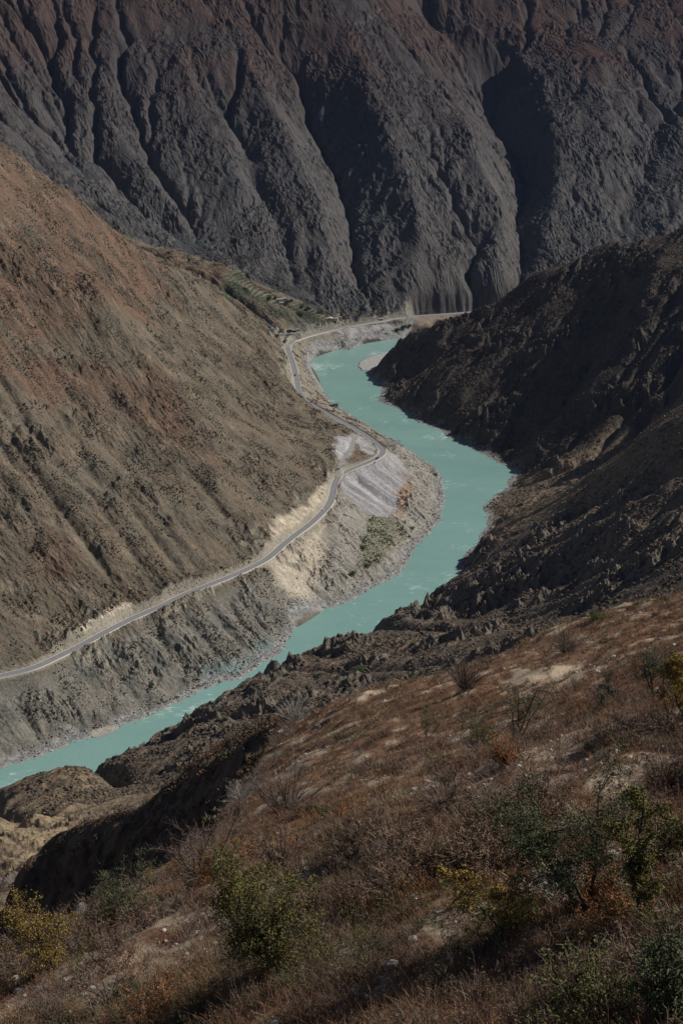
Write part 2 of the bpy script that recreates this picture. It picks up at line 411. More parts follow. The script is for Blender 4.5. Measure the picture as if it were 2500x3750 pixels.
def PX(pts, z=0):
    out = []
    t = np.arange(900.0, 4200.0, 4.0)
    for u, v in pts:
        d = ray(u, v)
        below = CAM_H + d[2] * t < samp(H, d[0] * t, d[1] * t)
        k = t[int(np.argmax(below))] if below.any() else (z - CAM_H) / d[2]
        out.append((d[0] * k, d[1] * k))
    return np.array(out)
FARPOLY = np.array([(-1900,2560),(-1300,2530),(-900,2710),(-600,2830),(-420,2890),(-330,2915),(-220,2890),(-130,2870),(-60,2835),(60,2850),(150,2905),(260,2960),(400,2990),(560,3020),(1000,3040),(2400,3100),(2400,5600),(-1900,5600)], float)
TERR1 = PX([(825,1000),(870,985),(930,1040),(1000,1075),(1040,1100),(1010,1120),(985,1105),(940,1095),(880,1050),(820,1030)], 115)
TERR2 = PX([(1040,1120),(1075,1112),(1130,1125),(1190,1140),(1225,1165),(1200,1185),(1150,1195),(1110,1180),(1075,1150)], 62)
TERR3 = PX([(790,1070),(800,1045),(850,1040),(900,1075),(885,1100),(850,1110)], 112)
TREEBAND = PX([(838,1028),(880,1048),(940,1098),(1005,1128),(1060,1150),(1100,1190),(1145,1215),(1135,1222),(1080,1200),(1020,1165),(960,1115),(890,1085),(835,1045)], 75)
DUMP = PX([(1244,1748),(1300,1728),(1400,1672),(1450,1668),(1488,1730),(1492,1775),(1460,1800),(1452,1855),(1418,1890),(1395,1896),(1345,1885),(1290,1845),(1252,1800)], 34)
ORANGE = PX([(1465,1745),(1485,1735),(1492,1765),(1512,1790),(1508,1830),(1478,1880),(1468,1900),(1450,1895),(1458,1850),(1462,1800),(1485,1770)], 24)
QUARRY = PX([(1225,1600),(1290,1597),(1305,1620),(1300,1650),(1270,1670),(1262,1700),(1245,1732),(1238,1700),(1228,1660)], 62)
LOT = PX([(1290,1595),(1310,1592),(1350,1615),(1382,1645),(1380,1655),(1355,1670),(1335,1660),(1310,1630)], 54)
GREEN = PX([(1315,2005),(1345,1960),(1340,1905),(1370,1895),(1440,1900),(1480,1935),(1478,1975),(1430,2020),(1400,2050),(1350,2090),(1290,2115),(1270,2110),(1300,2075),(1330,2040)], 14)
PALECUT = PX([(960,2035),(985,1985),(1010,1890),(1060,1880),(1120,1850),(1160,1795),(1185,1770),(1215,1770),(1195,1840),(1150,1890),(1090,1945),(1020,2000)], 70)
PALECUT2 = PX([(305,2330),(312,2300),(380,2270),(440,2225),(480,2215),(492,2245),(420,2290),(310,2348)], 66)
PALEFACE = PX([(1000,2040),(1060,2000),(1130,1945),(1180,1905),(1190,1950),(1200,2000),(1180,2080),(1160,2140),(1140,2200),(1105,2240),(1060,2230),(1020,2180),(985,2120),(960,2085)], 34)
TEAL = PX([(1120,2350),(1040,2330),(960,2370),(890,2410),(800,2440),(740,2465),(760,2530),(900,2500),(1040,2400)], 12)
def PQ(*q): return np.array([PZ(*t)[:2] for t in q])
EMB = PQ((1185,1218,31),(1260,1200,31),(1420,1177,30),(1440,1190,22),(1432,1204,14),(1400,1218,10),(1330,1240,6),(1290,1250,6),(1240,1240,12))
TOE = PQ((1290,1252,4),(1330,1243,6),(1400,1220,8),(1440,1206,12),(1490,1210,4),(1504,1219,1),(1462,1239,0),(1385,1245,0),(1332,1251,0),(1290,1279,0),(1224,1281,0),(1163,1294,0),(1150,1275,6),(1220,1262,6))
EMB2 = PQ((1470,1168,29),(1515,1162,29),(1640,1153,29),(1665,1172,18),(1600,1195,8),(1560,1207,5),(1510,1203,7),(1480,1185,20))
INNER = PX([(1400,1662),(1470,1640),(1520,1670),(1605,1740),(1628,1830),(1600,1930),(1500,2040),(1400,2130),(1250,2215),(1110,2262),(1140,2190),(1210,2090),(1230,1990),(1215,1890),(1240,1790),(1300,1720)], 20)
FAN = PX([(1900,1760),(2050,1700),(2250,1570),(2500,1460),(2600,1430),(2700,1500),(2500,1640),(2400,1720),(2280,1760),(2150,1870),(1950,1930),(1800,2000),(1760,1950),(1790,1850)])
TRAILS = [PX(q) for q in ([(1880,345),(1960,336),(2080,340),(2240,338),(2380,330),(2500,334)], [(1990,712),(2100,730),(2250,738),(2380,760),(2500,790)], [(1300,95),(1345,80),(1372,60),(1392,38)], [(1500,600),(1600,625),(1700,560)])]
BENCH = PX([(1100,1245),(1290,1200),(1330,1235),(1290,1275),(1220,1280),(1160,1290),(1132,1320),(1130,1360),(1150,1395),(1205,1460),(1290,1520),(1400,1590),(1420,1640),(1320,1570),(1200,1505),(1110,1440),(1080,1340),(1068,1270)], 25)

def poly_mask(P, x, y, soft=6.0, wob=5.0):
    xx = x + wob * noise(x / 17, y / 17, 61); yy = y + wob * noise(x / 17, y / 17, 62)
    m = (xx > P[:, 0].min() - soft) & (xx < P[:, 0].max() + soft) & (yy > P[:, 1].min() - soft) & (yy < P[:, 1].max() + soft)
    r = np.zeros(x.shape)
    if m.any():
        xs, ys = xx[m], yy[m]
        i = inside(P, xs, ys); d, _ = dist_line(P, xs, ys, True)
        r[m] = sstep(-soft, soft, np.where(i, d, -d))
    return r

TRACK = resample(np.array([PZ(u, v, z) for u, v, z in [(1052,1264,34),(1036,1250,36),(1036,1240,38),(1048,1228,40),(1070,1220,42),(1100,1216,43)]]), 4)
QTRACK = resample(np.array([PZ(u, v, z) for u, v, z in [(1238,1742,57),(1240,1715,60),(1250,1685,62),(1275,1655,62),(1290,1625,60),(1300,1600,58)]]), 4)
STEPS = None
def height(x, y, full=False):
    """final ground height at map points"""
    hb = samp3(H, x, y)
    sd = samp(SDF, x, y)
    # exact shoreline near the water
    m = (np.abs(sd) < 34) & (y > 900)
    if m.any():
        xs = x[m] + 3.0 * noise(x[m] / 11, y[m] / 11, 71) + 1.4 * noise(x[m] / 4, y[m] / 4, 72); ys = y[m] + 3.0 * noise(x[m] / 11, y[m] / 11, 73)
        i = inside(river_poly, xs, ys); d, _ = dist_line(river_poly, xs, ys, True)
        sd[m] = np.where(i, -d, d)
    fl = samp(FLOW, x, y)
    far = inside(FARPOLY, x, y)
    lf = inside(LEFTPOLY, x, y).astype(float)
    # rock relief stretched down each slope
    al = np.where(far, .9 * y - .43 * x, np.where(lf > .5, .85 * x - .53 * y, .75 * x + .66 * y))
    ac = np.where(far, .9 * x + .43 * y, np.where(lf > .5, .53 * x + .85 * y, .66 * x - .75 * y))
    wx = 6 * noise(x / 60, y / 60, 81) + far * 26 * fbm(x / 110, y / 110, 3, 82) 
    rk = fbm(x / 190, y / 190, 3, 83)
    rock = sstep(-.15, .35, rk)
    rib = ridged((ac + wx) / 30, al / 95, 4, 85)
    rib2 = ridged((ac + wx) / 9, al / 24, 3, 86)
    fine = fbm(x / 5.5, y / 5.5, 3, 87)
    crag = np.maximum(ridged(x / 23 + .8 * rk, y / 23, 4, 88) - .15, 0) * sstep(.0, .4, fbm(x / 85, y / 85, 3, 89) + .25 * far)
    landk = sstep(0, 26, sd)
    amp = np.where(far, 5.0, np.where(lf > .5, 3.0, 7.0))
    h = hb + landk * (amp * rib * (.45 + .55 * rock) + (1.1 + 1.5 * rock) * rib2 * (1 + .6 * far) + (.45 + .7 * rock) * fine * (1 + .6 * far)) - landk * amp * .3 + landk * crag * np.where(far, 9, np.where(lf > .5, 9, np.where(y < 1000, 5, 19)))
    # smooth man-made and river laid ground
    for P, k in ((DUMP, .9), (EMB, .9), (EMB2, .8), (LOT, .95), (GREEN, .5), (BENCH, .6), (FAN, .75), (TERR1, .8), (TERR2, .85), (TERR3, .8)):
        mk = poly_mask(P, x, y, 8)
        if mk.any(): h = lerp(h, hb + .25 * fine, mk * k)
    tm = poly_mask(TERR1, x, y, 3) + poly_mask(TERR2, x, y, 3) + poly_mask(TERR3, x, y, 3)
    tm = np.clip(tm, 0, 1)
    if tm.any():
        st = 4.2; q = (hb + 1.2 * noise(x / 40, y / 40, 91)) / st
        hq = (np.floor(q) + sstep(.80, 1.0, q - np.floor(q))) * st
        h = np.where(tm > 0, lerp(h, hq, tm), h)
    # shore: rocks and shingle rising from the water
    beach = np.where(sd < 0, np.maximum(.30 * sd, -5), .13 * sd + np.where(sd > 0, .35 * (ridged(x / 6, y / 6, 3, 95) + .5), 0) * sstep(0, 4, sd))
    h = np.where(sd < 26, lerp(beach, np.maximum(h, beach), sstep(5, 24, sd)), np.maximum(h, 1.0))
    bi = poly_mask(bar, x, y, 2, 2); h = np.where(bi > 0, np.maximum(h, lerp(-1, 1.3 + .3 * fine, bi)), h)
    bi = poly_mask(sandbar, x, y, 1.5, 1); h = np.where(bi > 0, np.maximum(h, lerp(-1, .9, bi)), h)
    # road bench
    m = samp(droad_g, x, y) < 95
    dr = np.full(x.shape, 1e3)
    if m.any():
        d, z = dist_line(ROAD, x[m], y[m], False, ROAD[:, 2])
        dr[m] = d
        hh = h[m]
        n1 = ridged(x[m] / 7, y[m] / 7, 3, 97) * (1 + 2.2 * (y[m] > 2750)) + (y[m] > 2750) * 6 * ridged(x[m] / 28, y[m] / 28, 2, 98)
        up = z + np.where(y[m] > 2750, 1.15, 1.75) * np.maximum(d - 6.3, 0) + np.where(d > 6.3, 1.3 * n1 * sstep(6.3, 12, d), 0)
        dn = z - .85 * np.maximum(d - 6.6, 0) - .35 * (d > 6.6)
        h[m] = np.where(d < 6.3, z - .12, np.clip(hh, dn, up))
    for T in (TRACK, QTRACK):
        m = (x > T[:, 0].min() - 14) & (x < T[:, 0].max() + 14) & (y > T[:, 1].min() - 14) & (y < T[:, 1].max() + 14)
        if m.any():
            d, z = dist_line(T, x[m], y[m], False, T[:, 2])
            h[m] = lerp(z, h[m], sstep(3, 9, d))
    hn, din = near_height(x, y)
    near = hn > h
    h = np.where(near, hn, h)
    if not full: return h
    return h, dict(sd=sd, fl=fl, far=far, lf=lf > .5, rock=rock, rib=rib, fine=fine, near=near, din=din, dr=dr, tm=tm, ac=ac, al=al, rib2=rib2)

# ------------------------------------------------------------------ ground colours (soil, rock, shingle and scrub, with some sun and shade mixed in)
def C3(r, g, b): return np.array((r, g, b))
def albedo(x, y, h, slope, F):
    n = x.shape
    def mix(c, d, t):
        t = np.clip(t, 0, 1)
        if t.ndim < c.ndim: t = t[..., None]
        return c + (d - c) * t
    n1 = fbm(x / 140, y / 140, 4, 101); n2 = fbm(x / 26, y / 26, 4, 102); n3 = fbm(x / 7, y / 7, 3, 103)
    # scree stripes run downhill
    st = fbm((F['ac'] + 5 * n2) / 10, F['al'] / 70, 4, 104)
    # left hillside
    hl = sstep(150, 330, h + 90 * n1)
    left = mix(np.broadcast_to(C3(.185, .162, .130), (len(x), 3)), C3(.185, .132, .102), sstep(-.15, .5, n1 + .9 * hl - .35))
    left = mix(left, C3(.16, .162, .138), sstep(.1, .6, st - n1 * .6 + (1 - hl) * .2) * .7)
    left = mix(left, C3(.165, .118, .088), sstep(.25, .6, fbm(x / 60, y / 60, 3, 107)) * hl * .6)
    left = mix(left, C3(.27, .24, .19), sstep(.35, .7, n2 + .3 * n3) * .55)
    left = mix(left, C3(.085, .08, .062), sstep(.1, .5, -n2 + .5 * F['rock']) * .45)
    left = left * .80 * C3(1.08, .99, .90)
    # far mountain
    hh = sstep(120, 620, h + 70 * n1)
    fm = mix(np.broadcast_to(C3(.098, .103, .098), (len(x), 3)), C3(.084, .068, .062), sstep(0, .7, hh + .35 * n1))
    fm = mix(fm, C3(.088, .122, .116), sstep(.05, .45, n1 + .4 * st) * (1 - hh) * .9)
    fm = mix(fm, C3(.13, .068, .045), sstep(.05, .5, fbm(x / 230, y / 230, 3, 108) + .6 * sstep(430, 640, h)) * sstep(380, 560, h) * .7)
    fm = mix(fm, C3(.19, .18, .155), sstep(.62, 1.15, slope + .25 * n2 + .25 * F['rib2']) * (1 - .7 * hh))
    for T in TRAILS:
        m = F['far'] & (y > T[:, 1].min() - 8) & (y < T[:, 1].max() + 8) & (x > T[:, 0].min() - 8) & (x < T[:, 0].max() + 8)
        if m.any():
            d, _ = dist_line(T, x[m] + 3 * n2[m], y[m] + 3 * n3[m]); fm[m] = mix(fm[m], C3(.22, .19, .16), sstep(3.2, 1.5, d) * .8)
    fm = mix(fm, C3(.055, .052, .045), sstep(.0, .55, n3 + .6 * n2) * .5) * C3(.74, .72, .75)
    # right-hand mountain and its spurs
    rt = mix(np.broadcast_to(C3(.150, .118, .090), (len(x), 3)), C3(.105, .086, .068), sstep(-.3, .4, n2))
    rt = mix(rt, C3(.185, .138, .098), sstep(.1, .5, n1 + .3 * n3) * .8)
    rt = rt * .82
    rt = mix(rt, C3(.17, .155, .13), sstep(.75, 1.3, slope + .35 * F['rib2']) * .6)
    rt = rt * np.where(y < 1750, 1.12, .62)[:, None]  # beyond the near spurs the mountain's shade is put into the colour
    rt = mix(rt, C3(.215, .165, .115) * (1 + .25 * n3[:, None] + .15 * n2[:, None]), poly_mask(FAN, x, y, 14, 12) * .85)  # brown grass of the fan, lightened in colour to look sunlit
    grassy = sstep(900, 800, y + 30 * n2) * sstep(-110, -170, x + 20 * n3) * ~F['near']
    rt = mix(rt, C3(.30, .23, .145), (grassy * sstep(-.35, .3, n2 + .1)))
    kn = np.exp(-((x + 210) ** 2 + (y - 905) ** 2) / 55. ** 2)
    rt = mix(rt, C3(.22, .16, .10), kn * sstep(-.4, .3, n3))
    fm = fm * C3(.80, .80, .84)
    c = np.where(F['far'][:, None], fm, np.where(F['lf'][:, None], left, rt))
    # pinkish bank soils near the water on the left
    bank = F['lf'] * sstep(57, 44, h) * (F['dr'] > 5) * (~F['far'])
    c = mix(c, mix(np.broadcast_to(C3(.23, .215, .185), (len(x), 3)), C3(.14, .145, .13), sstep(-.3, .4, n2 + .4 * n3)), bank * .75)
    bk = F['rib2']
    c = mix(c, C3(.30, .28, .245) * (1 + .2 * n3[:, None] + .15 * st[:, None]), poly_mask(INNER, x, y, 10, 12) * .8)
    for P, col, k, s in ((BENCH, C3(.225, .195, .15), .7, 8), (GREEN, C3(.15, .14, .095), .7, 14), (DUMP, C3(.30, .295, .30), .97, 3),
                         (ORANGE, C3(.27, .19, .135), .9, 5), (QUARRY, C3(.33, .33, .335), .85, 5), (LOT, C3(.28, .275, .27), .95, 3),
                         (PALECUT, C3(.44, .38, .29), .9, 6), (PALECUT2, C3(.46, .40, .31), .95, 3), (PALEFACE, C3(.40, .35, .275), .9, 12),
                         (TEAL, C3(.17, .24, .235), .75, 12), (TOE, C3(.21, .22, .21), .9, 5), (EMB, C3(.29, .285, .28), .95, 4), (EMB2, C3(.33, .27, .20), .85, 8)):
        mk = poly_mask(P, x, y, s, 7) * k
        if mk.any():
            v = 1 + .22 * n3 + .20 * st + .22 * bk + .15 * n2
            if P is DUMP: v = 1 + .10 * n3 + .42 * fbm((x * .6 + y * .8) / 8, (x * .8 - y * .6) / 140, 3, 111)
            c = mix(c, col[None] * v[:, None], mk)
    if F['tm'].any():
        q = np.floor((h + 1.2 * noise(x / 40, y / 40, 91)) / 4.2)
        r1 = noise(q * 7.3 + x / 34, y * 0 + q * 3.1, 113)
        fc = mix(np.broadcast_to(C3(.235, .205, .150), (len(x), 3)), C3(.105, .150, .075), sstep(.05, .3, r1))
        fc = mix(fc, C3(.07, .075, .05), sstep(.22, .5, slope))
        c = mix(c, fc, F['tm'] * .9)
    c = mix(c, C3(.05, .068, .045), poly_mask(TREEBAND, x, y, 10, 12) * .8)
    # shingle and bleached rock by the water
    sh = sstep(17, 7, F['sd'] + 7 * n2) * (F['sd'] > -4) * (y > 900)
    grey = mix(np.broadcast_to(C3(.21, .21, .205), (len(x), 3)), C3(.33, .32, .30), sstep(-.1, .5, n3 + .4 * noise(x / 2.2, y / 2.2, 117)))
    c = mix(c, grey, sh * .9)
    c = mix(c, C3(.36, .325, .285), sstep(4.5, 1.5, F['sd']) * (F['sd'] > 0) * (y > 900) * .7 * sstep(-.2, .3, n2 + .3))
    c = mix(c, C3(.36, .35, .33), poly_mask(bar, x, y, 3, 2) * .95)
    c = mix(c, C3(.37, .34, .29), poly_mask(sandbar, x, y, 1.5, 1) * .97)
    c = mix(c, C3(.34, .31, .26), sstep(9.5, 6.0, F['dr']) * .75)     # gravel verges
    # cut face above the road
    cut = sstep(.95, 1.5, slope) * (F['dr'] < 34) * (F['dr'] > 6)
    c = mix(c, C3(.30, .28, .225) * 1.0, cut * .75)
    for T in (TRACK, QTRACK):
        m = (x > T[:, 0].min() - 9) & (x < T[:, 0].max() + 9) & (y > T[:, 1].min() - 9) & (y < T[:, 1].max() + 9)
        if m.any():
            d, _ = dist_line(T, x[m], y[m]); c[m] = mix(c[m], C3(.30, .285, .26), sstep(4, 2, d) * .9)
    # near spurs
    if F['near'].any():
        m = F['near']; xs, ys = x[m], y[m]
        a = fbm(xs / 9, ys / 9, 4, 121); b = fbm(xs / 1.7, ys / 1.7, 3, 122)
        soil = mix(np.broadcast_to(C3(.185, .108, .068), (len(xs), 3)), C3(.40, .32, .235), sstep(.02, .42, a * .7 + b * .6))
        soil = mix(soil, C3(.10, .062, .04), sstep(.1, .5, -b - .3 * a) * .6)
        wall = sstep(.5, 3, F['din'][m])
        soil = mix(soil, C3(.085, .06, .045), wall * .8)  # soil darkened below the rim: painted shade of the gully
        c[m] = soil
    c = c * (1 + .10 * n3[:, None])
    return np.clip(c, .02, .6)

# ------------------------------------------------------------------ materials
def mat(name, col=(.5, .5, .5), rough=.9, attr=None, spec=.2, metal=0.0, bump=None, vary=None, var_amt=.3):
    m = bpy.data.materials.new(name); m.use_nodes = True
    nt = m.node_tree; b = nt.nodes['Principled BSDF']
    b.inputs['Roughness'].default_value = rough
    b.inputs['Specular IOR Level'].default_value = spec
    b.inputs['Metallic'].default_value = metal
    b.inputs['Base Color'].default_value = (*col, 1)
    src = None
    if attr:
        a = nt.nodes.new('ShaderNodeAttribute'); a.attribute_name = attr; src = a.outputs['Color']
    if vary:
        g = nt.nodes.new('ShaderNodeNewGeometry'); t = nt.nodes.new('ShaderNodeTexNoise')
        t.inputs['Scale'].default_value = vary; t.inputs['Detail'].default_value = 5; t.inputs['Roughness'].default_value = .65
        nt.links.new(g.outputs['Position'], t.inputs['Vector'])
        r = nt.nodes.new('ShaderNodeMapRange'); r.inputs['From Min'].default_value = .3; r.inputs['From Max'].default_value = .7
        r.inputs['To Min'].default_value = 1 - var_amt; r.inputs['To Max'].default_value = 1 + var_amt
        nt.links.new(t.outputs['Fac'], r.inputs['Value'])
        mx = nt.nodes.new('ShaderNodeMix'); mx.data_type = 'RGBA'; mx.blend_type = 'MULTIPLY'; mx.inputs['Factor'].default_value = 1
        if src: nt.links.new(src, mx.inputs['A'])
        else: mx.inputs['A'].default_value = (*col, 1)
        nt.links.new(r.outputs['Result'], mx.inputs['B']); src = mx.outputs['Result']
    if src: nt.links.new(src, b.inputs['Base Color'])
    if bump:
        g = nt.nodes.new('ShaderNodeNewGeometry'); t = nt.nodes.new('ShaderNodeTexNoise')
        t.inputs['Scale'].default_value = bump[0]; t.inputs['Detail'].default_value = 6; t.inputs['Roughness'].default_value = .7
        nt.links.new(g.outputs['Position'], t.inputs['Vector'])
        bp = nt.nodes.new('ShaderNodeBump'); bp.inputs['Strength'].default_value = 1; bp.inputs['Distance'].default_value = bump[1]
        nt.links.new(t.outputs['Fac'], bp.inputs['Height']); nt.links.new(bp.outputs['Normal'], b.inputs['Normal'])
    return m
M_far = mat('hillside rock and scrub', attr='Col', vary=.35, var_amt=.35, bump=(.45, 1.3), spec=.05)
M_near = mat('dry stony soil', attr='Col', vary=6, var_amt=.3, bump=(5, .12), spec=.05)

def link(o): sc.collection.objects.link(o); return o
def mesh_np(name, V, Fc, material=None, col=None, smooth=False, parent=None, attr='Col'):
    """V (n,3), Fc (m,k) all k-gons"""
    me = bpy.data.meshes.new(name)
    V = np.ascontiguousarray(V, np.float32); Fc = np.ascontiguousarray(Fc, np.int32)
    k = Fc.shape[1]
    me.vertices.add(len(V)); me.vertices.foreach_set('co', V.ravel())
    me.loops.add(Fc.size); me.loops.foreach_set('vertex_index', Fc.ravel())
    me.polygons.add(len(Fc)); me.polygons.foreach_set('loop_start', np.arange(0, Fc.size, k, dtype=np.int32))
    me.polygons.foreach_set('loop_total', np.full(len(Fc), k, np.int32))
    me.update(calc_edges=True)
    me.polygons.foreach_set('use_smooth', np.full(len(Fc), smooth))
    if col is not None:
        a = me.color_attributes.new(attr, 'FLOAT_COLOR', 'POINT')
        c4 = np.ones((len(V), 4), np.float32); c4[:, :3] = col
        a.data.foreach_set('color', c4.ravel())
    if material: me.materials.append(material)
    o = bpy.data.objects.new(name, me); link(o)
    if parent: o.parent = parent
    return o
def tag(o, label=None, cat=None, group=None, kind=None):
    if label: o['label'] = label
    if cat: o['category'] = cat
    if group: o['group'] = group
    if kind: o['kind'] = kind
    return o

# ------------------------------------------------------------------ the ground, finer where it is nearer
QUAL = 1.0
a_in = np.arange(-.272, .272, .00082 * QUAL); _s = np.arange(.272, .335, .0013)
a_in = np.concatenate([-_s[::-1], a_in, _s[1:]])
side = _s[-1] + np.cumsum(np.geomspace(.001, .05, 70)); side = side[side < 1.5]
ang = np.concatenate([-side[::-1], a_in, side])
def geo(a, b, k): return np.exp(np.arange(math.log(a), math.log(b), k * QUAL))
rr = np.concatenate([geo(9, 60, .005), geo(60, 330, .0035), geo(330, 820, .004), geo(820, 1900, .00125), geo(1900, 4300, .00105), geo(4300, 5600, .01)])
nr, na = len(rr), len(ang)
VX = (rr[:, None] * np.sin(ang)[None]); VY = (rr[:, None] * np.cos(ang)[None])
VZ = np.zeros((nr, na)); keys = ('sd', 'fl', 'far', 'lf', 'rock', 'rib', 'fine', 'near', 'din', 'dr', 'tm', 'ac', 'al', 'rib2'); FF = {k: [] for k in keys}
B = 160
for j in range(0, nr, B):
    hz, F = height(VX[j:j + B].ravel(), VY[j:j + B].ravel(), True)
    VZ[j:j + B] = hz.reshape(-1, na)
    for k in keys: FF[k].append(F[k])
FF = {k: np.concatenate(v) for k, v in FF.items()}
print('heights', nr, na, round(time.time() - T00, 1))
dzr = np.gradient(VZ, axis=0) / np.gradient(rr)[:, None]; dza = np.gradient(VZ, axis=1) / (np.gradient(ang)[None] * rr[:, None])
SL = np.hypot(dzr, dza)
COL = np.zeros((nr * na, 3))
for j in range(0, nr, B):
    s = slice(j * na, min(j + B, nr) * na)
    COL[s] = albedo(VX.ravel()[s], VY.ravel()[s], VZ.ravel()[s], SL.ravel()[s], {k: FF[k][s] for k in keys})
print('colours', round(time.time() - T00, 1))
V = np.stack([VX.ravel(), VY.ravel(), VZ.ravel()], 1)
own = np.where(FF['near'], 0, np.where(FF['far'], 1, np.where(FF['lf'], 2, 3))).reshape(nr, na)
own_f = own[:-1, :-1]
base = (np.arange(nr - 1)[:, None] * na + np.arange(na - 1)[None])
quads = np.stack([base, base + na, base + na + 1, base + 1], -1)[:, :, ::-1]
for k, nm in enumerate(('foreground_slope', 'mountain', 'hillside', 'mountain_spur')):
    q = quads[own_f == k]
    u, inv = np.unique(q.ravel(), return_inverse=True)
    o = mesh_np(nm, V[u], inv.reshape(-1, 4), M_near if k == 0 else M_far, COL[u], smooth=(k == 0))
    tag(o, kind='structure')
del quads, base
print('ground', round(time.time() - T00, 1))

# ------------------------------------------------------------------ river
def water_material():
    m = bpy.data.materials.new('turquoise silty river water'); m.use_nodes = True
    nt = m.node_tree; b = nt.nodes['Principled BSDF']; N_ = nt.nodes.new; Lk = nt.links.new
    b.inputs['Roughness'].default_value = .16; b.inputs['Specular IOR Level'].default_value = .45
    g = N_('ShaderNodeNewGeometry')
    def tex(scale, det, stretch=None, rough=.6):
        t = N_('ShaderNodeTexNoise'); t.inputs['Scale'].default_value = scale; t.inputs['Detail'].default_value = det; t.inputs['Roughness'].default_value = rough
        if stretch:
            mp = N_('ShaderNodeMapping'); mp.inputs['Rotation'].default_value = (0, 0, stretch[0]); mp.inputs['Scale'].default_value = (stretch[1], stretch[2], 1)
            Lk(g.outputs['Position'], mp.inputs['Vector']); Lk(mp.outputs['Vector'], t.inputs['Vector'])
        else: Lk(g.outputs['Position'], t.inputs['Vector'])
        return t
    a = tex(.014, 6, (-.9, .5, 1), .6); cr = N_('ShaderNodeValToRGB'); Lk(a.outputs['Fac'], cr.inputs[0])
    cr.color_ramp.elements[0].position = .3; cr.color_ramp.elements[0].color = (.175, .315, .285, 1)
    cr.color_ramp.elements[1].position = .75; cr.color_ramp.elements[1].color = (.215, .365, .330, 1)
    f1 = tex(.22, 7, (-.9, .35, 1), .75); f2 = tex(.012, 3)
    ml = N_('ShaderNodeMath'); ml.operation = 'MULTIPLY'; Lk(f1.outputs['Fac'], ml.inputs[0]); Lk(f2.outputs['Fac'], ml.inputs[1])
    mr = N_('ShaderNodeMapRange'); Lk(ml.outputs[0], mr.inputs['Value'])
    mr.inputs['From Min'].default_value = .305; mr.inputs['From Max'].default_value = .43
    mx = N_('ShaderNodeMix'); mx.data_type = 'RGBA'; Lk(mr.outputs['Result'], mx.inputs['Factor']); Lk(cr.outputs['Color'], mx.inputs['A'])
    mx.inputs['B'].default_value = (.60, .71, .68, 1); Lk(mx.outputs['Result'], b.inputs['Base Color'])
    w1 = tex(.25, 6, (-.9, .6, 1), .7); bp = N_('ShaderNodeBump'); bp.inputs['Strength'].default_value = .6; bp.inputs['Distance'].default_value = .8
    Lk(w1.outputs['Fac'], bp.inputs['Height']); Lk(bp.outputs['Normal'], b.inputs['Normal'])
    return m
ys = np.array([800, 1200, 1600, 2000, 2400, 2800, 3400.]); xs = np.array([-900, -400, 0, 400, 900, 1500, 2300.])
wx_, wy_ = np.meshgrid(xs, ys)
wv = np.stack([wx_.ravel(), wy_.ravel(), np.zeros(wx_.size)], 1)
wb = (np.arange(6)[:, None] * 7 + np.arange(6)[None]).ravel()
tag(mesh_np('river', wv, np.stack([wb, wb + 1, wb + 8, wb + 7], 1), water_material()), kind='structure')

# ------------------------------------------------------------------ road
M_road = mat('worn grey asphalt', (.20, .20, .205), .85, vary=.25, var_amt=.12, spec=.2)
M_curb = mat('pale concrete', (.56, .53, .47), .85, vary=.6, var_amt=.15)
def sweep(name, P, prof, material, closed=False):
    """P centreline (n,3), prof list of (side offset, height offset)"""
    t = np.gradient(P[:, :2], axis=0); t /= np.linalg.norm(t, axis=1)[:, None]
    nrm = np.stack([t[:, 1], -t[:, 0]], 1)          # to the right when travelling upstream: towards the river
    k = len(prof)
    Vs = np.concatenate([np.stack([P[:, 0] + nrm[:, 0] * o, P[:, 1] + nrm[:, 1] * o, P[:, 2] + z], 1)[:, None] for o, z in prof], 1)
    n = len(P); b = np.arange(n - 1)[:, None] * k
    js = np.arange(k if closed else k - 1)[None]
    j2 = (js + 1) % k
    q = np.stack([b + js, b + j2, b + k + j2, b + k + js], -1).reshape(-1, 4)
    return mesh_np(name, Vs.reshape(-1, 3), q, material)
tag(sweep('road', ROAD, [(-4.6, .0), (-4.6, .10), (4.6, .10), (4.6, .0)], M_road), kind='structure')
tag(sweep('road_shoulder', ROAD, [(-6.2, -.1), (-6.1, .04), (-4.4, .06), (4.4, .06), (6.2, .04), (6.4, -.3)], mat('pale gravel verge', (.40, .37, .32), .95, vary=.8, var_amt=.2)), kind='structure')
print('road', round(time.time() - T00, 1))

# ------------------------------------------------------------------ where a bearing meets the ground
def ground(u, v, tmin=900.0, tmax=4600.0):
    d = ray(u, v)
    lo = None
    step = 5.0
    t = np.arange(tmin, tmax, step)
    X = d[0] * t; Y = d[1] * t; Z = CAM_H + d[2] * t
    below = Z < height(X, Y)
    if not below.any(): return PZ(u, v, 0)
    i = int(np.argmax(below))
    t = np.linspace(t[max(i - 1, 0)], t[i], 40)
    X = d[0] * t; Y = d[1] * t; Z = CAM_H + d[2] * t
    hh = height(X, Y); b = Z < hh
    k = int(np.argmax(b)) if b.any() else 39
    return np.array((X[k], Y[k], hh[k]))
def hz(x, y): return float(height(np.array([float(x)]), np.array([float(y)]))[0])
def road_at(p):
    """nearest road point, its direction"""
    i = int(np.argmin(np.hypot(ROAD[:, 0] - p[0], ROAD[:, 1] - p[1])))
    i = min(max(i, 2), len(ROAD) - 3)
    t = ROAD[i + 2] - ROAD[i - 2]
    return i, ROAD[i], math.atan2(t[1], t[0])

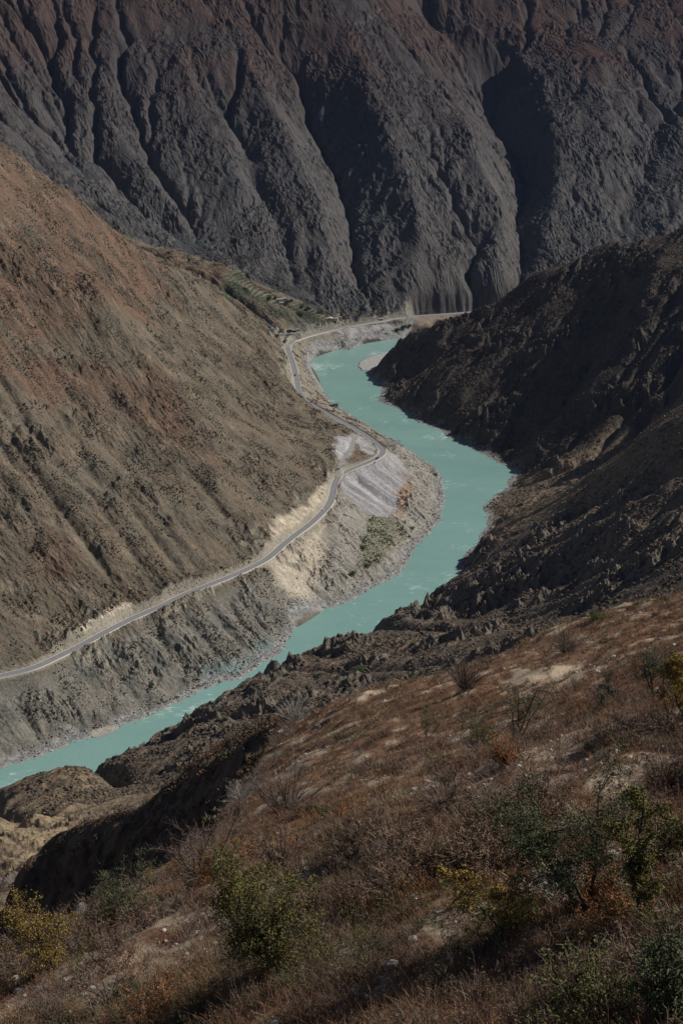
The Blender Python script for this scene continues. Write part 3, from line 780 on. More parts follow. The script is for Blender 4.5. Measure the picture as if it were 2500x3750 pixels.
# ------------------------------------------------------------------ small mesh kit
import bmesh
class MB:
    def __init__(s): s.v = []; s.f = []
    def box(s, c, sz, rz=0.0, taper=1.0, tilt=0.0):
        x, y, z = (k / 2 for k in sz); n = len(s.v); cr, sr = math.cos(rz), math.sin(rz)
        for zz in (-z, z):
            k = taper if zz > 0 else 1.0
            for xx, yy in ((-x, -y), (x, -y), (x, y), (-x, y)):
                xx *= k; yy *= k
                s.v.append((c[0] + xx * cr - yy * sr, c[1] + xx * sr + yy * cr, c[2] + zz + tilt * xx))
        s.f += [(n, n + 3, n + 2, n + 1), (n + 4, n + 5, n + 6, n + 7), (n, n + 1, n + 5, n + 4), (n + 1, n + 2, n + 6, n + 5), (n + 2, n + 3, n + 7, n + 6), (n + 3, n, n + 4, n + 7)]
        return s
    def prism(s, prof, y0, y1):          # profile in x,z extruded along y
        n = len(s.v); k = len(prof)
        for y in (y0, y1):
            for x, z in prof: s.v.append((x, y, z))
        s.f.append(tuple(range(n, n + k))); s.f.append(tuple(range(n + 2 * k - 1, n + k - 1, -1)))
        for i in range(k): s.f.append((n + i, n + k + i, n + k + (i + 1) % k, n + (i + 1) % k))
        return s
    def cyl(s, c, r, h, k=12, axis='z', r2=None):
        n = len(s.v); r2 = r if r2 is None else r2
        for e, q in ((-h / 2, r), (h / 2, r2)):
            for i in range(k):
                a = 2 * math.pi * i / k; p, q_ = q * math.cos(a), q * math.sin(a)
                s.v.append({'z': (c[0] + p, c[1] + q_, c[2] + e), 'y': (c[0] + p, c[1] + e, c[2] + q_), 'x': (c[0] + e, c[1] + p, c[2] + q_)}[axis])
        s.f.append(tuple(range(n + k - 1, n - 1, -1))); s.f.append(tuple(range(n + k, n + 2 * k)))
        for i in range(k): s.f.append((n + i, n + (i + 1) % k, n + k + (i + 1) % k, n + k + i))
        return s
    def ring(s, c, R_, r_, k=20, m=8):   # ring standing in the xz plane
        n = len(s.v)
        for i in range(k):
            a = 2 * math.pi * i / k
            for j in range(m):
                b = 2 * math.pi * j / m; q = R_ + r_ * math.cos(b)
                s.v.append((c[0] + q * math.cos(a), c[1] + r_ * math.sin(b), c[2] + q * math.sin(a)))
        for i in range(k):
            for j in range(m):
                s.f.append((n + i * m + j, n + (i + 1) % k * m + j, n + (i + 1) % k * m + (j + 1) % m, n + i * m + (j + 1) % m))
        return s
    def build(s, name, material, parent=None, bevel=0.0, smooth=False):
        me = bpy.data.meshes.new(name); me.from_pydata(s.v, [], s.f)
        bm = bmesh.new(); bm.from_mesh(me); bmesh.ops.recalc_face_normals(bm, faces=bm.faces)
        if bevel:
            bmesh.ops.bevel(bm, geom=[e for e in bm.edges if e.calc_face_angle(0) > .5], offset=bevel, segments=2, affect='EDGES', profile=.6)
        bm.to_mesh(me); bm.free()
        if smooth: me.polygons.foreach_set('use_smooth', np.ones(len(me.polygons), bool))
        me.materials.append(material)
        o = bpy.data.objects.new(name, me); link(o)
        if parent: o.parent = parent
        return o
def empty(name, loc, rz=0.0, label=None, cat=None, group=None):
    o = bpy.data.objects.new(name, None); o.empty_display_size = 1; link(o)
    o.location = tuple(map(float, loc)); o.rotation_euler = (0, 0, rz)
    return tag(o, label, cat, group)
def copy_thing(root, loc, rz, label, group=None, scale=None):
    r = root.copy(); link(r); r.location = tuple(map(float, loc)); r.rotation_euler = (0, 0, rz); r['label'] = label
    if group: r['group'] = group
    if scale: r.scale = scale
    for ch in root.children:
        c = ch.copy(); link(c); c.parent = r
        for g in ch.children:
            d = g.copy(); link(d); d.parent = c
    return r

# ------------------------------------------------------------------ scattered stones and scrub (uncountable cover)
def ico():
    t = (1 + 5 ** .5) / 2
    v = np.array([(-1, t, 0), (1, t, 0), (-1, -t, 0), (1, -t, 0), (0, -1, t), (0, 1, t), (0, -1, -t), (0, 1, -t), (t, 0, -1), (t, 0, 1), (-t, 0, -1), (-t, 0, 1)], float)
    v /= np.linalg.norm(v[0])
    f = np.array([(0, 11, 5), (0, 5, 1), (0, 1, 7), (0, 7, 10), (0, 10, 11), (1, 5, 9), (5, 11, 4), (11, 10, 2), (10, 7, 6), (7, 1, 8), (3, 9, 4), (3, 4, 2), (3, 2, 6), (3, 6, 8), (3, 8, 9), (4, 9, 5), (2, 4, 11), (6, 2, 10), (8, 6, 7), (9, 8, 1)])
    return v, f
def ico2():
    v, f = ico(); v = [tuple(p) for p in v]; nf = []; cache = {}
    def mid(a, b):
        k = (min(a, b), max(a, b))
        if k not in cache:
            m = np.array(v[a]) + np.array(v[b]); m /= np.linalg.norm(m); v.append(tuple(m)); cache[k] = len(v) - 1
        return cache[k]
    for a, b, c in f:
        x, y, z = mid(a, b), mid(b, c), mid(c, a); nf += [(a, x, z), (b, y, x), (c, z, y), (x, y, z)]
    return np.array(v), np.array(nf)
def scatter_blobs(name, P, r, sz, col, material, jit=.28, sink=.25, base=None, kind='stuff'):
    """P (n,3) r (n) sz (n) vertical squash, col (n,3)"""
    bv, bf = base if base else ico()
    n = len(P); k = len(bv)
    a = rng.uniform(0, 6.283, n); ca, sa = np.cos(a), np.sin(a)
    J = 1 + rng.uniform(-jit, jit, (n, k))
    X = bv[None, :, 0] * J * r[:, None]; Y = bv[None, :, 1] * J * r[:, None] * rng.uniform(.7, 1.15, n)[:, None]; Z = bv[None, :, 2] * J * (r * sz)[:, None]
    V = np.stack([X * ca[:, None] - Y * sa[:, None] + P[:, None, 0], X * sa[:, None] + Y * ca[:, None] + P[:, None, 1], Z + P[:, None, 2] + (r * sz * (1 - 2 * sink))[:, None]], -1).reshape(-1, 3)
    Fc = (bf[None] + (np.arange(n) * k)[:, None, None]).reshape(-1, 3)
    C = np.repeat(col, k, axis=0) * rng.uniform(.8, 1.2, (n * k, 1))
    o = mesh_np(name, V, Fc, material, C)
    if kind: tag(o, kind=kind)
    return o
def clump(n_card, rs):
    """a ragged shrub of unit radius made of many small leaf cards"""
    g = np.random.default_rng(rs)
    th = g.uniform(0, 6.283, n_card); ph = np.arccos(g.uniform(0, 1, n_card)); rad = g.uniform(.45, 1.0, n_card) * (1 + .25 * np.sin(3 * th + rs))
    c = np.stack([np.sin(ph) * np.cos(th) * rad, np.sin(ph) * np.sin(th) * rad, np.cos(ph) * rad * .9], 1)
    s = g.uniform(.10, .24, n_card)
    a = g.normal(size=(n_card, 3)); a /= np.linalg.norm(a, axis=1)[:, None]
    b = np.cross(a, g.normal(size=(n_card, 3))); b /= np.linalg.norm(b, axis=1)[:, None]
    v = np.stack([c + a * s[:, None], c + b * s[:, None] * .6, c - a * s[:, None] * .8 - b * s[:, None] * .5], 1).reshape(-1, 3)
    return v, np.arange(n_card * 3).reshape(-1, 3)
M_scrub = mat('dry scrub', attr='Col', rough=.95, spec=.05)
M_stone = mat('river stones', attr='Col', rough=.85, vary=1.2, var_amt=.2, spec=.15)
def polar_pts(n, r0, r1, a=.268):
    r = np.sqrt(rng.uniform(r0 * r0, r1 * r1, n)); t = rng.uniform(-a, a, n)
    return r * np.sin(t), r * np.cos(t)

# scrub dots on the valley sides
x, y = polar_pts(560000, 850, 3000)
hh, F = height(x, y, True)
n1 = fbm(x / 120, y / 120, 3, 131); n2 = fbm(x / 30, y / 30, 3, 132)
ok = (F['sd'] > 7) & (F['dr'] > 7.5) & ~F['near']
for P in (DUMP, LOT, QUARRY, PALECUT, PALECUT2, EMB, EMB2, sandbar, bar, TERR1, TERR2, TERR3): ok &= ~inside(P, x, y)
ok &= ~(inside(INNER, x, y) & ~inside(GREEN, x, y) & (rng.random(len(x)) < .75))
ok &= ~(inside(PALEFACE, x, y) & (rng.random(len(x)) < .85))
dens = np.where(F['lf'] | F['far'], .05 + .75 * sstep(-.25, .4, .7 * n1 + .8 * n2 + .35 * F['rib2'] - .1), .12 + .55 * sstep(-.35, .35, n2 + .5 * n1))
dens = np.where((y < 900) & (x < -20), .55, dens)
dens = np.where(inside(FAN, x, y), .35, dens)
dens = np.where(inside(GREEN, x, y), .9, dens)
ok &= rng.random(len(x)) < dens
# keep what the viewpoint can plausibly see: drop faces turned away
x, y, hh = x[ok], y[ok], hh[ok]; lf = (F['lf'] | F['far'])[ok]; far_ = F['far'][ok]; n1 = n1[ok]; n2 = n2[ok]
e = 6.0; dist = np.hypot(x, y)
h2 = height(x * (1 + e / dist), y * (1 + e / dist)); slope_r = (h2 - hh) / e; los = -(CAM_H - hh) / dist
vis = slope_r > los - .25
x, y, hh, lf, far_, n1, n2 = (q[vis] for q in (x, y, hh, lf, far_, n1, n2))
n = len(x); print('scrub', n)
u = rng.random(n)
cols = np.where(lf[:, None], C3(.082, .068, .050), C3(.105, .080, .062))
cols = np.where((u < .22)[:, None], C3(.065, .068, .042), cols)
cols = np.where(((u > .8) & ~lf)[:, None], C3(.16, .125, .095), cols)
gr = inside(GREEN, x, y) | (inside(TREEBAND, x, y))
cols = np.where(gr[:, None], C3(.075, .095, .04), cols)
cols = cols * rng.uniform(.7, 1.3, (n, 1))
r = np.where(lf, .28 + .55 * rng.random(n) ** 2 + .35 * np.clip(n2 + .3, 0, 1), (.4 + 1.0 * rng.random(n) ** 1.7)) * (1 + .35 * np.clip(n2, -1, 1)); r = np.where(gr, r * 1.2, r)
r *= np.where(rng.random(n) < .05, 1.6, 1)
for nm, m in (('hillside_scrub', lf), ('spur_scrub', ~lf)):
    P = np.stack([x[m], y[m], hh[m]], 1)
    scatter_blobs(nm, P, r[m], rng.uniform(.55, .95, m.sum()), cols[m], M_scrub, jit=.33, base=ico())
print('scrub done', round(time.time() - T00, 1))

# boulders and shingle along both banks
x, y = polar_pts(420000, 1150, 3100)
sd = samp(SDF, x, y); m = (sd > -5) & (sd < 24) & (y > 900)
x, y, sd = x[m], y[m], sd[m]
n2 = fbm(x / 40, y / 40, 3, 141)
lft = inside(LEFTPOLY, x, y) | inside(offset_line(L, 6)[:1].repeat(3, 0), x, y)
m = rng.random(len(x)) < np.where(lft, .75 * sstep(24, 12, sd + 8 * n2), .8 * sstep(15, 4, sd + 9 * n2)) * np.where(sd < 0, .12, 1)
m &= ~inside(sandbar, x, y)
x, y = x[m], y[m]; hh = height(x, y); n = len(x)
r = rng.uniform(.3, .9, n) * np.where(rng.random(n) < .08, 2.0, 1)
g = rng.uniform(.13, .32, n)
g = np.where(rng.random(n) < .03, .50, g)
cols = np.stack([g, g * .99, g * .97], 1)
scatter_blobs('riverside_boulders', np.stack([x, y, np.maximum(hh, -.2)], 1), r, rng.uniform(.5, .9, n), cols, M_stone, jit=.2, sink=.3)
print('stones', n, round(time.time() - T00, 1))

# ------------------------------------------------------------------ plants of the near slope
def tubes(paths, sides=4):
    """paths: list of (pts (n,3), radii (n)) -> V, quads"""
    Vs, Fs, o = [], [], 0
    ca = [(math.cos(2 * math.pi * i / sides), math.sin(2 * math.pi * i / sides)) for i in range(sides)]
    for P, R_ in paths:
        P = np.asarray(P); R_ = np.asarray(R_); n = len(P)
        t = np.gradient(P, axis=0); t /= np.linalg.norm(t, axis=1)[:, None] + 1e-9
        ref = np.array((0.3, .9, .2)) if abs(t[0][2]) > .8 else np.array((0, 0, 1.))
        a = np.cross(t, ref); a /= np.linalg.norm(a, axis=1)[:, None] + 1e-9; b = np.cross(t, a)
        ring = np.stack([P + (a * c + b * s) * R_[:, None] for c, s in ca], 1)
        Vs.append(ring.reshape(-1, 3))
        k = np.arange(n - 1)[:, None] * sides + o; j = np.arange(sides)[None]; j2 = (j + 1) % sides
        Fs.append(np.stack([k + j, k + j2, k + sides + j2, k + sides + j], -1).reshape(-1, 4)); o += n * sides
    return np.concatenate(Vs), np.concatenate(Fs)
def twigs(P0, D, Ln, wd, g, segs=3, droop=.0, wob=.35):
    """many thin ribbons; returns V, quads and the points along them"""
    n = len(P0); D = D / (np.linalg.norm(D, axis=1)[:, None] + 1e-9)
    pts = [P0]; d = D
    for s in range(segs):
        d = d + g.normal(size=(n, 3)) * wob + np.array((0, 0, -droop)); d /= np.linalg.norm(d, axis=1)[:, None] + 1e-9
        pts.append(pts[-1] + d * (Ln / segs)[:, None])
    pts = np.stack(pts, 1)
    side = np.cross(D, g.normal(size=(n, 3))); side /= np.linalg.norm(side, axis=1)[:, None] + 1e-9
    wds = wd[:, None] * np.linspace(1, .25, segs + 1)[None]
    A = pts + side[:, None] * wds[..., None]; B_ = pts - side[:, None] * wds[..., None]
    V = np.stack([A, B_], 2).reshape(-1, 3)
    k = (np.arange(n)[:, None] * (segs + 1) + np.arange(segs)[None]) * 2
    Fq = np.stack([k, k + 1, k + 3, k + 2], -1).reshape(-1, 4)
    return V, Fq, pts
def leaves(C, s, g, long=1.8):
    n = len(C); a = g.normal(size=(n, 3)); a /= np.linalg.norm(a, axis=1)[:, None]
    b = np.cross(a, g.normal(size=(n, 3))); b /= np.linalg.norm(b, axis=1)[:, None] + 1e-9
    s = s[:, None]
    V = np.stack([C - a * s * long * .5, C + b * s * .5, C + a * s * long * .5, C - b * s * .5], 1).reshape(-1, 3)
    return V, np.arange(4 * n).reshape(-1, 4)
def cat2(parts):
    Vs, Fs, o = [], [], 0
    for V, F_ in parts: Vs.append(V); Fs.append(F_ + o); o += len(V)
    return np.concatenate(Vs), np.concatenate(Fs)
def shrub_data(seed, hgt, wid, stems=22, tw=16, leaf=0, ls=.03, droop=.05, upright=.8, tw_w=.006):
    """returns (stems V,F), (foliage V,F) around the origin"""
    g = np.random.default_rng(seed)
    az = g.uniform(0, 6.283, stems); out = g.uniform(.1, 1, stems) ** .7
    D = np.stack([np.cos(az) * out * wid, np.sin(az) * out * wid, np.full(stems, hgt * upright) * g.uniform(.6, 1.1, stems)], 1)
    Ln = np.linalg.norm(D, axis=1) * g.uniform(.75, 1.1, stems)
    P0 = np.stack([np.cos(az), np.sin(az), np.zeros(stems)], 1) * wid * .12 * g.random((stems, 1)); P0[:, 2] = -.08
    V1, F1, pts = twigs(P0, D, Ln, np.full(stems, .014 * max(hgt, .8)), g, 5, droop, .18)
    V1b, F1b, _ = twigs(P0, D, Ln, np.full(stems, .012 * max(hgt, .8)), g, 5, droop, .18)
    idx_ = g.integers(1, 6, stems * tw); st = np.repeat(np.arange(stems), tw); f = g.random(stems * tw)[:, None]
    i0 = np.maximum(idx_ - 1, 0)
    P = pts[st, i0] * (1 - f) + pts[st, idx_] * f
    Dd = (pts[st, idx_] - pts[st, i0]); Dd /= np.linalg.norm(Dd, axis=1)[:, None]
    Dd = Dd * .7 + g.normal(size=P.shape) * .55 + np.array((0, 0, .25))
    L2 = g.uniform(.15, .42, len(P)) * (hgt + wid) * .5
    V2, F2, p2 = twigs(P, Dd, L2, np.full(len(P), tw_w), g, 3, droop, .3)
    bits = [(V2, F2)]
    k = g.integers(0, len(P), len(P) * 2); f = g.random(len(k))[:, None]
    q = p2[k, 1] * (1 - f) + p2[k, 3] * f
    V3, F3, p3 = twigs(q, g.normal(size=q.shape) + np.array((0, 0, .4)), g.uniform(.05, .16, len(k)) * (hgt + wid) * .5, np.full(len(k), tw_w * .8), g, 2, 0, .3)
    bits.append((V3, F3))
    if leaf:
        k = g.integers(0, len(p3), leaf); f = g.random(leaf)[:, None]
        c = p3[k, 0] * (1 - f) + p3[k, 2] * f + g.normal(size=(leaf, 3)) * .02
        bits.append(leaves(c, g.uniform(.6, 1.3, leaf) * ls, g))
    return cat2([(V1, F1), (V1b, F1b)]), cat2(bits)
def veg_mat(name, c, var=.25, leafy=0.0):
    m = mat(name, c, .9, spec=.08, vary=3.0, var_amt=var)
    return m
VM = dict(mauve=veg_mat('mauve grey twigs', (.205, .150, .122)), rust=veg_mat('rusty dry leaves', (.27, .135, .065)), brown=veg_mat('brown dry twigs', (.205, .140, .098)),
          olive=veg_mat('olive leaves', (.135, .132, .060)), green=veg_mat('dark green leaves', (.060, .082, .040)), yellow=veg_mat('yellow autumn leaves', (.30, .205, .055)),
          pale=veg_mat('pale grey twigs', (.33, .30, .265)), bark=veg_mat('grey brown bark', (.085, .066, .052)), pink=veg_mat('pinkish dry grass', (.33, .195, .135)),
          straw=veg_mat('straw grass', (.42, .34, .22)), red=veg_mat('red brown leaves', (.17, .055, .03)))

# --- stuff: grass tufts and low dry herbs, one mesh per kind
def place_on_slope(n, weight, r0=13, r1=330):
    """random points of the near slope, evenly spread over the picture of the place"""
    n = int(n * 1.35); r = np.exp(rng.uniform(math.log(r0), math.log(r1), n * 3)); t = rng.uniform(-.36, .52, n * 3)
    x, y = r * np.sin(t), r * np.cos(t)
    m = inside(GPOLY, x, y); x, y = x[m], y[m]
    wq = weight(x, y) * (1 - .5 * sstep(.0, .35, fbm(x / 9, y / 9, 4, 121) * .8 + fbm(x / 1.7, y / 1.7, 3, 122) * .45)); m = rng.random(len(x)) < wq
    return x[m][:n], y[m][:n]
def tuft_mesh(name, x, y, hgt, blades, lean, wd, material):
    n = len(x); z = height(x, y); g = rng
    k = n * blades
    bx = np.repeat(x, blades) + g.normal(size=k) * np.repeat(hgt, blades) * .22
    by = np.repeat(y, blades) + g.normal(size=k) * np.repeat(hgt, blades) * .22
    P0 = np.stack([bx, by, np.repeat(z, blades) + (bx - np.repeat(x, blades)) * GB + (by - np.repeat(y, blades)) * GC - .03], 1)
    a = g.uniform(0, 6.283, k); l = g.uniform(.1, 1, k) * lean
    D = np.stack([np.cos(a) * l, np.sin(a) * l, np.ones(k)], 1)
    Ln = np.repeat(hgt, blades) * g.uniform(.5, 1.15, k)
    W = np.repeat(wd, blades) if np.ndim(wd) else np.full(k, wd)
    V, Fq, _ = twigs(P0, D, Ln, W, g, 2, .25, .15)
    return tag(mesh_np(name, V, Fq, material), kind='stuff')
def W0(sc_, sd_, a, b): return lambda x, y: sstep(a, b, fbm(x / sc_, y / sc_, 3, sd_))
def rdist(x, y): return np.hypot(x, y)
for nm, mt, cnt, hg, bl, lean, wf in (('pink_grass', 'pink', 11000, (.18, .42), 14, .9, W0(8, 201, -.5, .3)), ('straw_grass', 'straw', 6500, (.18, .45), 14, .8, W0(6, 202, -.2, .5)),
                                      ('brown_herbs', 'brown', 8000, (.22, .55), 16, 1.1, W0(7, 203, -.45, .35)), ('rusty_herbs', 'rust', 6500, (.25, .8), 14, .9, W0(11, 204, -.1, .5)),
                                      ('grey_herbs', 'mauve', 4500, (.25, .6), 16, 1.2, W0(9, 205, -.3, .4)), ('green_herbs', 'olive', 6000, (.25, .7), 16, 1.0, W0(9, 206, .0, .5)),
                                      ('red_herbs', 'red', 3000, (.3, .8), 14, 1.0, W0(10, 207, .0, .5))):
    x, y = place_on_slope(cnt, wf)
    if nm == 'red_herbs':
        m = y < 75; x, y = x[m], y[m]
    d = rdist(x, y)
    hgt = rng.uniform(hg[0], hg[1], len(x)) * (1 + .25 * (d > 120))
    tuft_mesh(nm, x, y, hgt, bl, lean, np.maximum(.0045, d * .00016), VM[mt])
print('grass', round(time.time() - T00, 1))
# stones lying on the near slope
x, y = place_on_slope(5500, W0(9, 121, -.1, .4)); n = len(x)
g_ = rng.uniform(.28, .50, n)
scatter_blobs('slope_stones', np.stack([x, y, height(x, y)], 1), np.minimum(np.exp(rng.normal(-3.3, .5, n)), .12) * (1 + rdist(x, y) / 110), rng.uniform(.4, .8, n), np.stack([g_, g_ * .95, g_ * .86], 1), M_stone, jit=.25, sink=.2)

# --- clumps of scrub on the walls and ridges in the middle distance
x, y = polar_pts(110000, 130, 1750, .305); x2, y2 = polar_pts(26000, 90, 480, .31); x, y = np.concatenate([x, x2]), np.concatenate([y, y2])
m = rng.random(len(x)) < np.clip((1700 - np.hypot(x, y)) / 1100, .2, .75); x, y = x[m], y[m]
hh, F = height(x, y, True)
dist = np.hypot(x, y); h2 = height(x * (1 + 3 / dist), y * (1 + 3 / dist)); los = -(CAM_H - hh) / dist
m = ((h2 - hh) / 3 > los - .6) & ~(F['lf'].astype(bool)) & (F['sd'] > 10) & (F['din'] > 1)
x, y, hh, dist = x[m], y[m], hh[m], dist[m]; n = len(x)
n2 = fbm(x / 25, y / 25, 3, 151)
tint = rng.random(n)
cols = np.array([(.125, .092, .072), (.155, .118, .095), (.085, .085, .045), (.14, .075, .04), (.10, .078, .06)])[np.clip((tint * 5 + n2).astype(int), 0, 4)] * rng.uniform(.75, 1.25, (n, 1))
r = (.35 + .75 * rng.random(n) ** 1.6) * np.where(dist > 500, 1.25, 1.5)
for i in range(5):
    q = np.arange(n) % 5 == i
    scatter_blobs('ridge_scrub', np.stack([x[q], y[q], hh[q] - .1], 1), r[q], rng.uniform(.7, 1.1, q.sum()), cols[q], M_scrub, jit=.1, sink=.5, base=clump(48, 300 + i))
# short extra grass over the wall under the rim and the next crest
m = near_height(x, y)[0] > 0; print('clumps', n, round(time.time() - T00, 1))

# --- low twiggy bushes too many to count
def merged_bushes(name, x, y, hgt, wid, material, leaf, seed, stems=9, tw=7, part=1):
    bits = []
    z = height(x, y)
    variants = [cat2(shrub_data(seed + i, 1, 1, stems, tw, leaf, .04, tw_w=.009)) for i in range(5)]
    Vs, Fs, o = [], [], 0
    for i in range(len(x)):
        V, F_ = variants[i % 5]; a = rng.uniform(0, 6.283); c, s = math.cos(a), math.sin(a)
        X = (V[:, 0] * c - V[:, 1] * s) * wid[i]; Y = (V[:, 0] * s + V[:, 1] * c) * wid[i]
        Vs.append(np.stack([X + x[i], Y + y[i], V[:, 2] * hgt[i] + z[i]], 1)); Fs.append(F_ + o); o += len(V)
    return tag(mesh_np(name, np.concatenate(Vs), np.concatenate(Fs), material), kind='stuff')
for nm, mt, cnt, hg, wf, lf_ in (('low_mauve_bushes', 'mauve', 1500, (.35, .9), W0(7, 211, -.35, .25), 0), ('low_brown_bushes', 'brown', 1400, (.35, .8), W0(6, 212, -.2, .3), 60),
                                 ('low_rusty_bushes', 'rust', 1000, (.3, .8), W0(7, 213, -.1, .4), 140), ('low_olive_bushes', 'olive', 1100, (.3, .9), W0(7, 214, -.1, .4), 180)):
    x, y = place_on_slope(cnt, wf)
    hgt = rng.uniform(hg[0], hg[1], len(x))
    merged_bushes(nm, x, y, hgt, hgt * rng.uniform(.5, .8, len(x)), VM[mt], lf_ * 2, 900 + len(nm) * 7)
print('bushes', round(time.time() - T00, 1))

def on_slope(u, v):
    p = PG(u, v); return (p[0], p[1], hz(p[0], p[1]))
def make_shrub(kind, seed, loc, hgt, wid, material, label, cat='shrub', group=None, stems=22, tw=16, leaf=0, ls=.035, bark='bark', upright=.8, tw_w=.006, droop=.05):
    root = empty(kind, loc, rng.uniform(0, 6.283) if group else 0, label, cat, group); leaf = int(leaf * 2); ls = ls * .5
    (V1, F1), (V2, F2) = shrub_data(seed, hgt, wid, stems, tw, leaf, ls, droop, upright, tw_w)
    mesh_np('stems', V1, F1, VM[bark], parent=root)
    mesh_np('foliage' if leaf else 'twigs', V2, F2, VM[material], parent=root)
    return root
# countable shrubs, sharing a few plants per kind
kinds = [('bare_shrub', 'mauve', 85, 0, 'mauve grey leafless twiggy shrub rising from the dry grass of the near slope', 'mauve grey leafless shrubs on the near slope', (.7, 1.5)),
         ('dry_shrub', 'brown', 42, 500, 'brown dry shrub with curled leaves on the near slope', 'brown dry shrubs on the near slope', (.8, 1.6)),
         ('rusty_shrub', 'rust', 28, 1100, 'low rust orange shrub in dry leaf on the near slope', 'rust orange shrubs on the near slope', (.7, 1.5)),
         ('olive_shrub', 'olive', 36, 1300, 'sparse olive green shrub growing on the near slope', 'olive green shrubs on the near slope', (.6, 1.4)),
         ('pale_shrub', 'pale', 7, 300, 'pale silvery grey shrub on the near slope', 'pale silvery shrubs on the near slope', (.7, 1.3))]
for ki, (kn, mt, cnt, leaf, lab, grp, (h0, h1)) in enumerate(kinds):
    x, y = place_on_slope(cnt, W0(16, 221 + ki, -.45, .25))
    protos = []
    for i in range(len(x)):
        near_rim = 0
        hgt = rng.uniform(h0, h1); s = hgt
        loc = (x[i], y[i], hz(x[i], y[i]))
        if len(protos) < 4:
            protos.append(make_shrub(kn, 400 + ki * 10 + i, loc, 1.0, .62, mt, lab, 'shrub', grp, 26, 18, leaf, .045, 'bark' if mt != 'pale' else 'pale', .85, .0065))
            protos[-1].scale = (s, s, s)
        else:
            copy_thing(protos[i % 4], loc, rng.uniform(0, 6.283), lab, grp, (s * rng.uniform(.85, 1.3), s * rng.uniform(.85, 1.3), s))
# bushes along the rim against the dark gully
k = 0
rimprot = {}
for i in range(2, len(RIM) - 2):
    a, b = RIM[i], RIM[i + 1]; L_ = np.linalg.norm(b - a); m_ = max(1, int(L_ / 2.6))
    for j in range(m_):
        if k >= 46: break
        q = a + (b - a) * (j + rng.random()) / m_; q = q * (1 - rng.uniform(.002, .03)); r_ = np.hypot(*q)
        hgt = rng.uniform(1.0, 2.1)
        key = k % 4
        loc = (q[0], q[1], hz(*q) - .1)
        lab = 'grey brown leafless shrub on the rim of the near slope above the shaded gully'; grp = 'shrubs along the rim of the near slope'
        if key not in rimprot:
            rimprot[key] = make_shrub('rim_shrub', 600 + k, loc, 1.0, .6, 'mauve' if key != 2 else 'brown', lab, 'shrub', grp, 26, 18, 0)
            rimprot[key].scale = (hgt, hgt, hgt)
        else: copy_thing(rimprot[key], loc, rng.uniform(0, 6.283), lab, grp, (hgt, hgt, hgt * rng.uniform(.8, 1.1)))
        k += 1
print('shrubs', round(time.time() - T00, 1))

# --- the trees and large bushes one can tell apart: foot pixel bearing, top bearing
def small_tree(kind, seed, foot, top, half_w, material, label, cat='tree', leaf=6000, ls=.045, trunks=3, bark='bark', fork=.35, tw=34):
    loc = np.array(on_slope(*foot)); dpx = 5000 / np.linalg.norm(loc - np.array((0, 0, CAM_H)))
    hgt = (foot[1] - top[1]) / dpx / .84; lean = (top[0] - foot[0]) / dpx; wid = half_w / dpx
    g = np.random.default_rng(seed)
    root = empty(kind, loc, 0, label, cat)
    paths = []; ends = []
    for t in range(trunks):
        a = g.uniform(0, 6.283) if trunks > 1 else 0; o = (.05 + .55 * (trunks > 1)) * wid
        tip = np.array((lean + math.cos(a) * o, math.sin(a) * o * .8, hgt * g.uniform(.72, .92)))
        n = 9; s = np.linspace(0, 1, n)[:, None]
        P = tip[None] * s * np.array((1, 1, 1.0)) + np.concatenate([np.zeros((1, 3)), np.cumsum(g.normal(size=(n - 1, 3)) * hgt * .018, axis=0)])
        P[:, 2] -= .08 * (1 - s[:, 0]); r0 = .022 * hgt * (1.25 if trunks == 1 else .85) * g.uniform(.75, 1.1)
        paths.append((P, np.linspace(r0, r0 * .2, n)))
        nb = 9 if trunks > 1 else 14
        for b in range(nb):
            f = fork + (1 - fork) * (b + .5) / nb; k = f * (n - 1); i = int(k); p0 = P[i] * (1 - k + i) + P[min(i + 1, n - 1)] * (k - i)
            az = g.uniform(0, 6.283); ln_ = wid * g.uniform(.5, 1.0) * (1.15 - .5 * f)
            q = [p0]; d = np.array((math.cos(az), math.sin(az), g.uniform(.15, .9))); d /= np.linalg.norm(d)
            for s_ in range(5):
                d = d + g.normal(size=3) * .22; d /= np.linalg.norm(d); q.append(q[-1] + d * ln_ / 5)
            q = np.array(q); paths.append((q, np.linspace(r0 * .38, r0 * .07, 6))); ends.append(q)
    V, Fq = tubes(paths, 5)
    mesh_np('trunk', V, Fq, VM[bark], parent=root)
    E = np.concatenate(ends); m = np.concatenate([np.linspace(.2, 1, 6)] * len(ends))
    k = g.integers(0, len(E), tw * len(ends)); k = k[g.random(len(k)) < m[k]]
    P0 = E[k]; D = g.normal(size=P0.shape) + np.array((0, 0, .3))
    V2, F2, p2 = twigs(P0, D, g.uniform(.12, .34, len(k)) * wid, np.full(len(k), .0055), g, 3, .05, .3)
    bits = [(V2, F2)]
    mesh_np('twigs', V2, F2, VM[bark], parent=root)
    if leaf:
        leaf = int(leaf * 1.7); ls = ls * .62
        kk = g.integers(0, len(k), leaf); f = g.random(leaf)[:, None]
        c = p2[kk, 1] * (1 - f) + p2[kk, 3] * f + g.normal(size=(leaf, 3)) * .035
        V3, F3 = leaves(c, g.uniform(.6, 1.3, leaf) * ls, g, 2.0)
        mesh_np('foliage', V3, F3, VM[material], parent=root)
    return root
VM['acacia'] = veg_mat('acacia leaves', (.105, .120, .062)); VM['bronze'] = veg_mat('yellow green leaves', (.150, .135, .048)); VM['greyleaf'] = veg_mat('grey green leaves', (.120, .130, .090))
small_tree('thorn_tree', 11, (2135,3503), (2047,3057), 270, 'acacia', 'large dark green feathery thorn tree at lower right, the fullest on the slope', leaf=13000, trunks=4, tw=60, ls=.038)
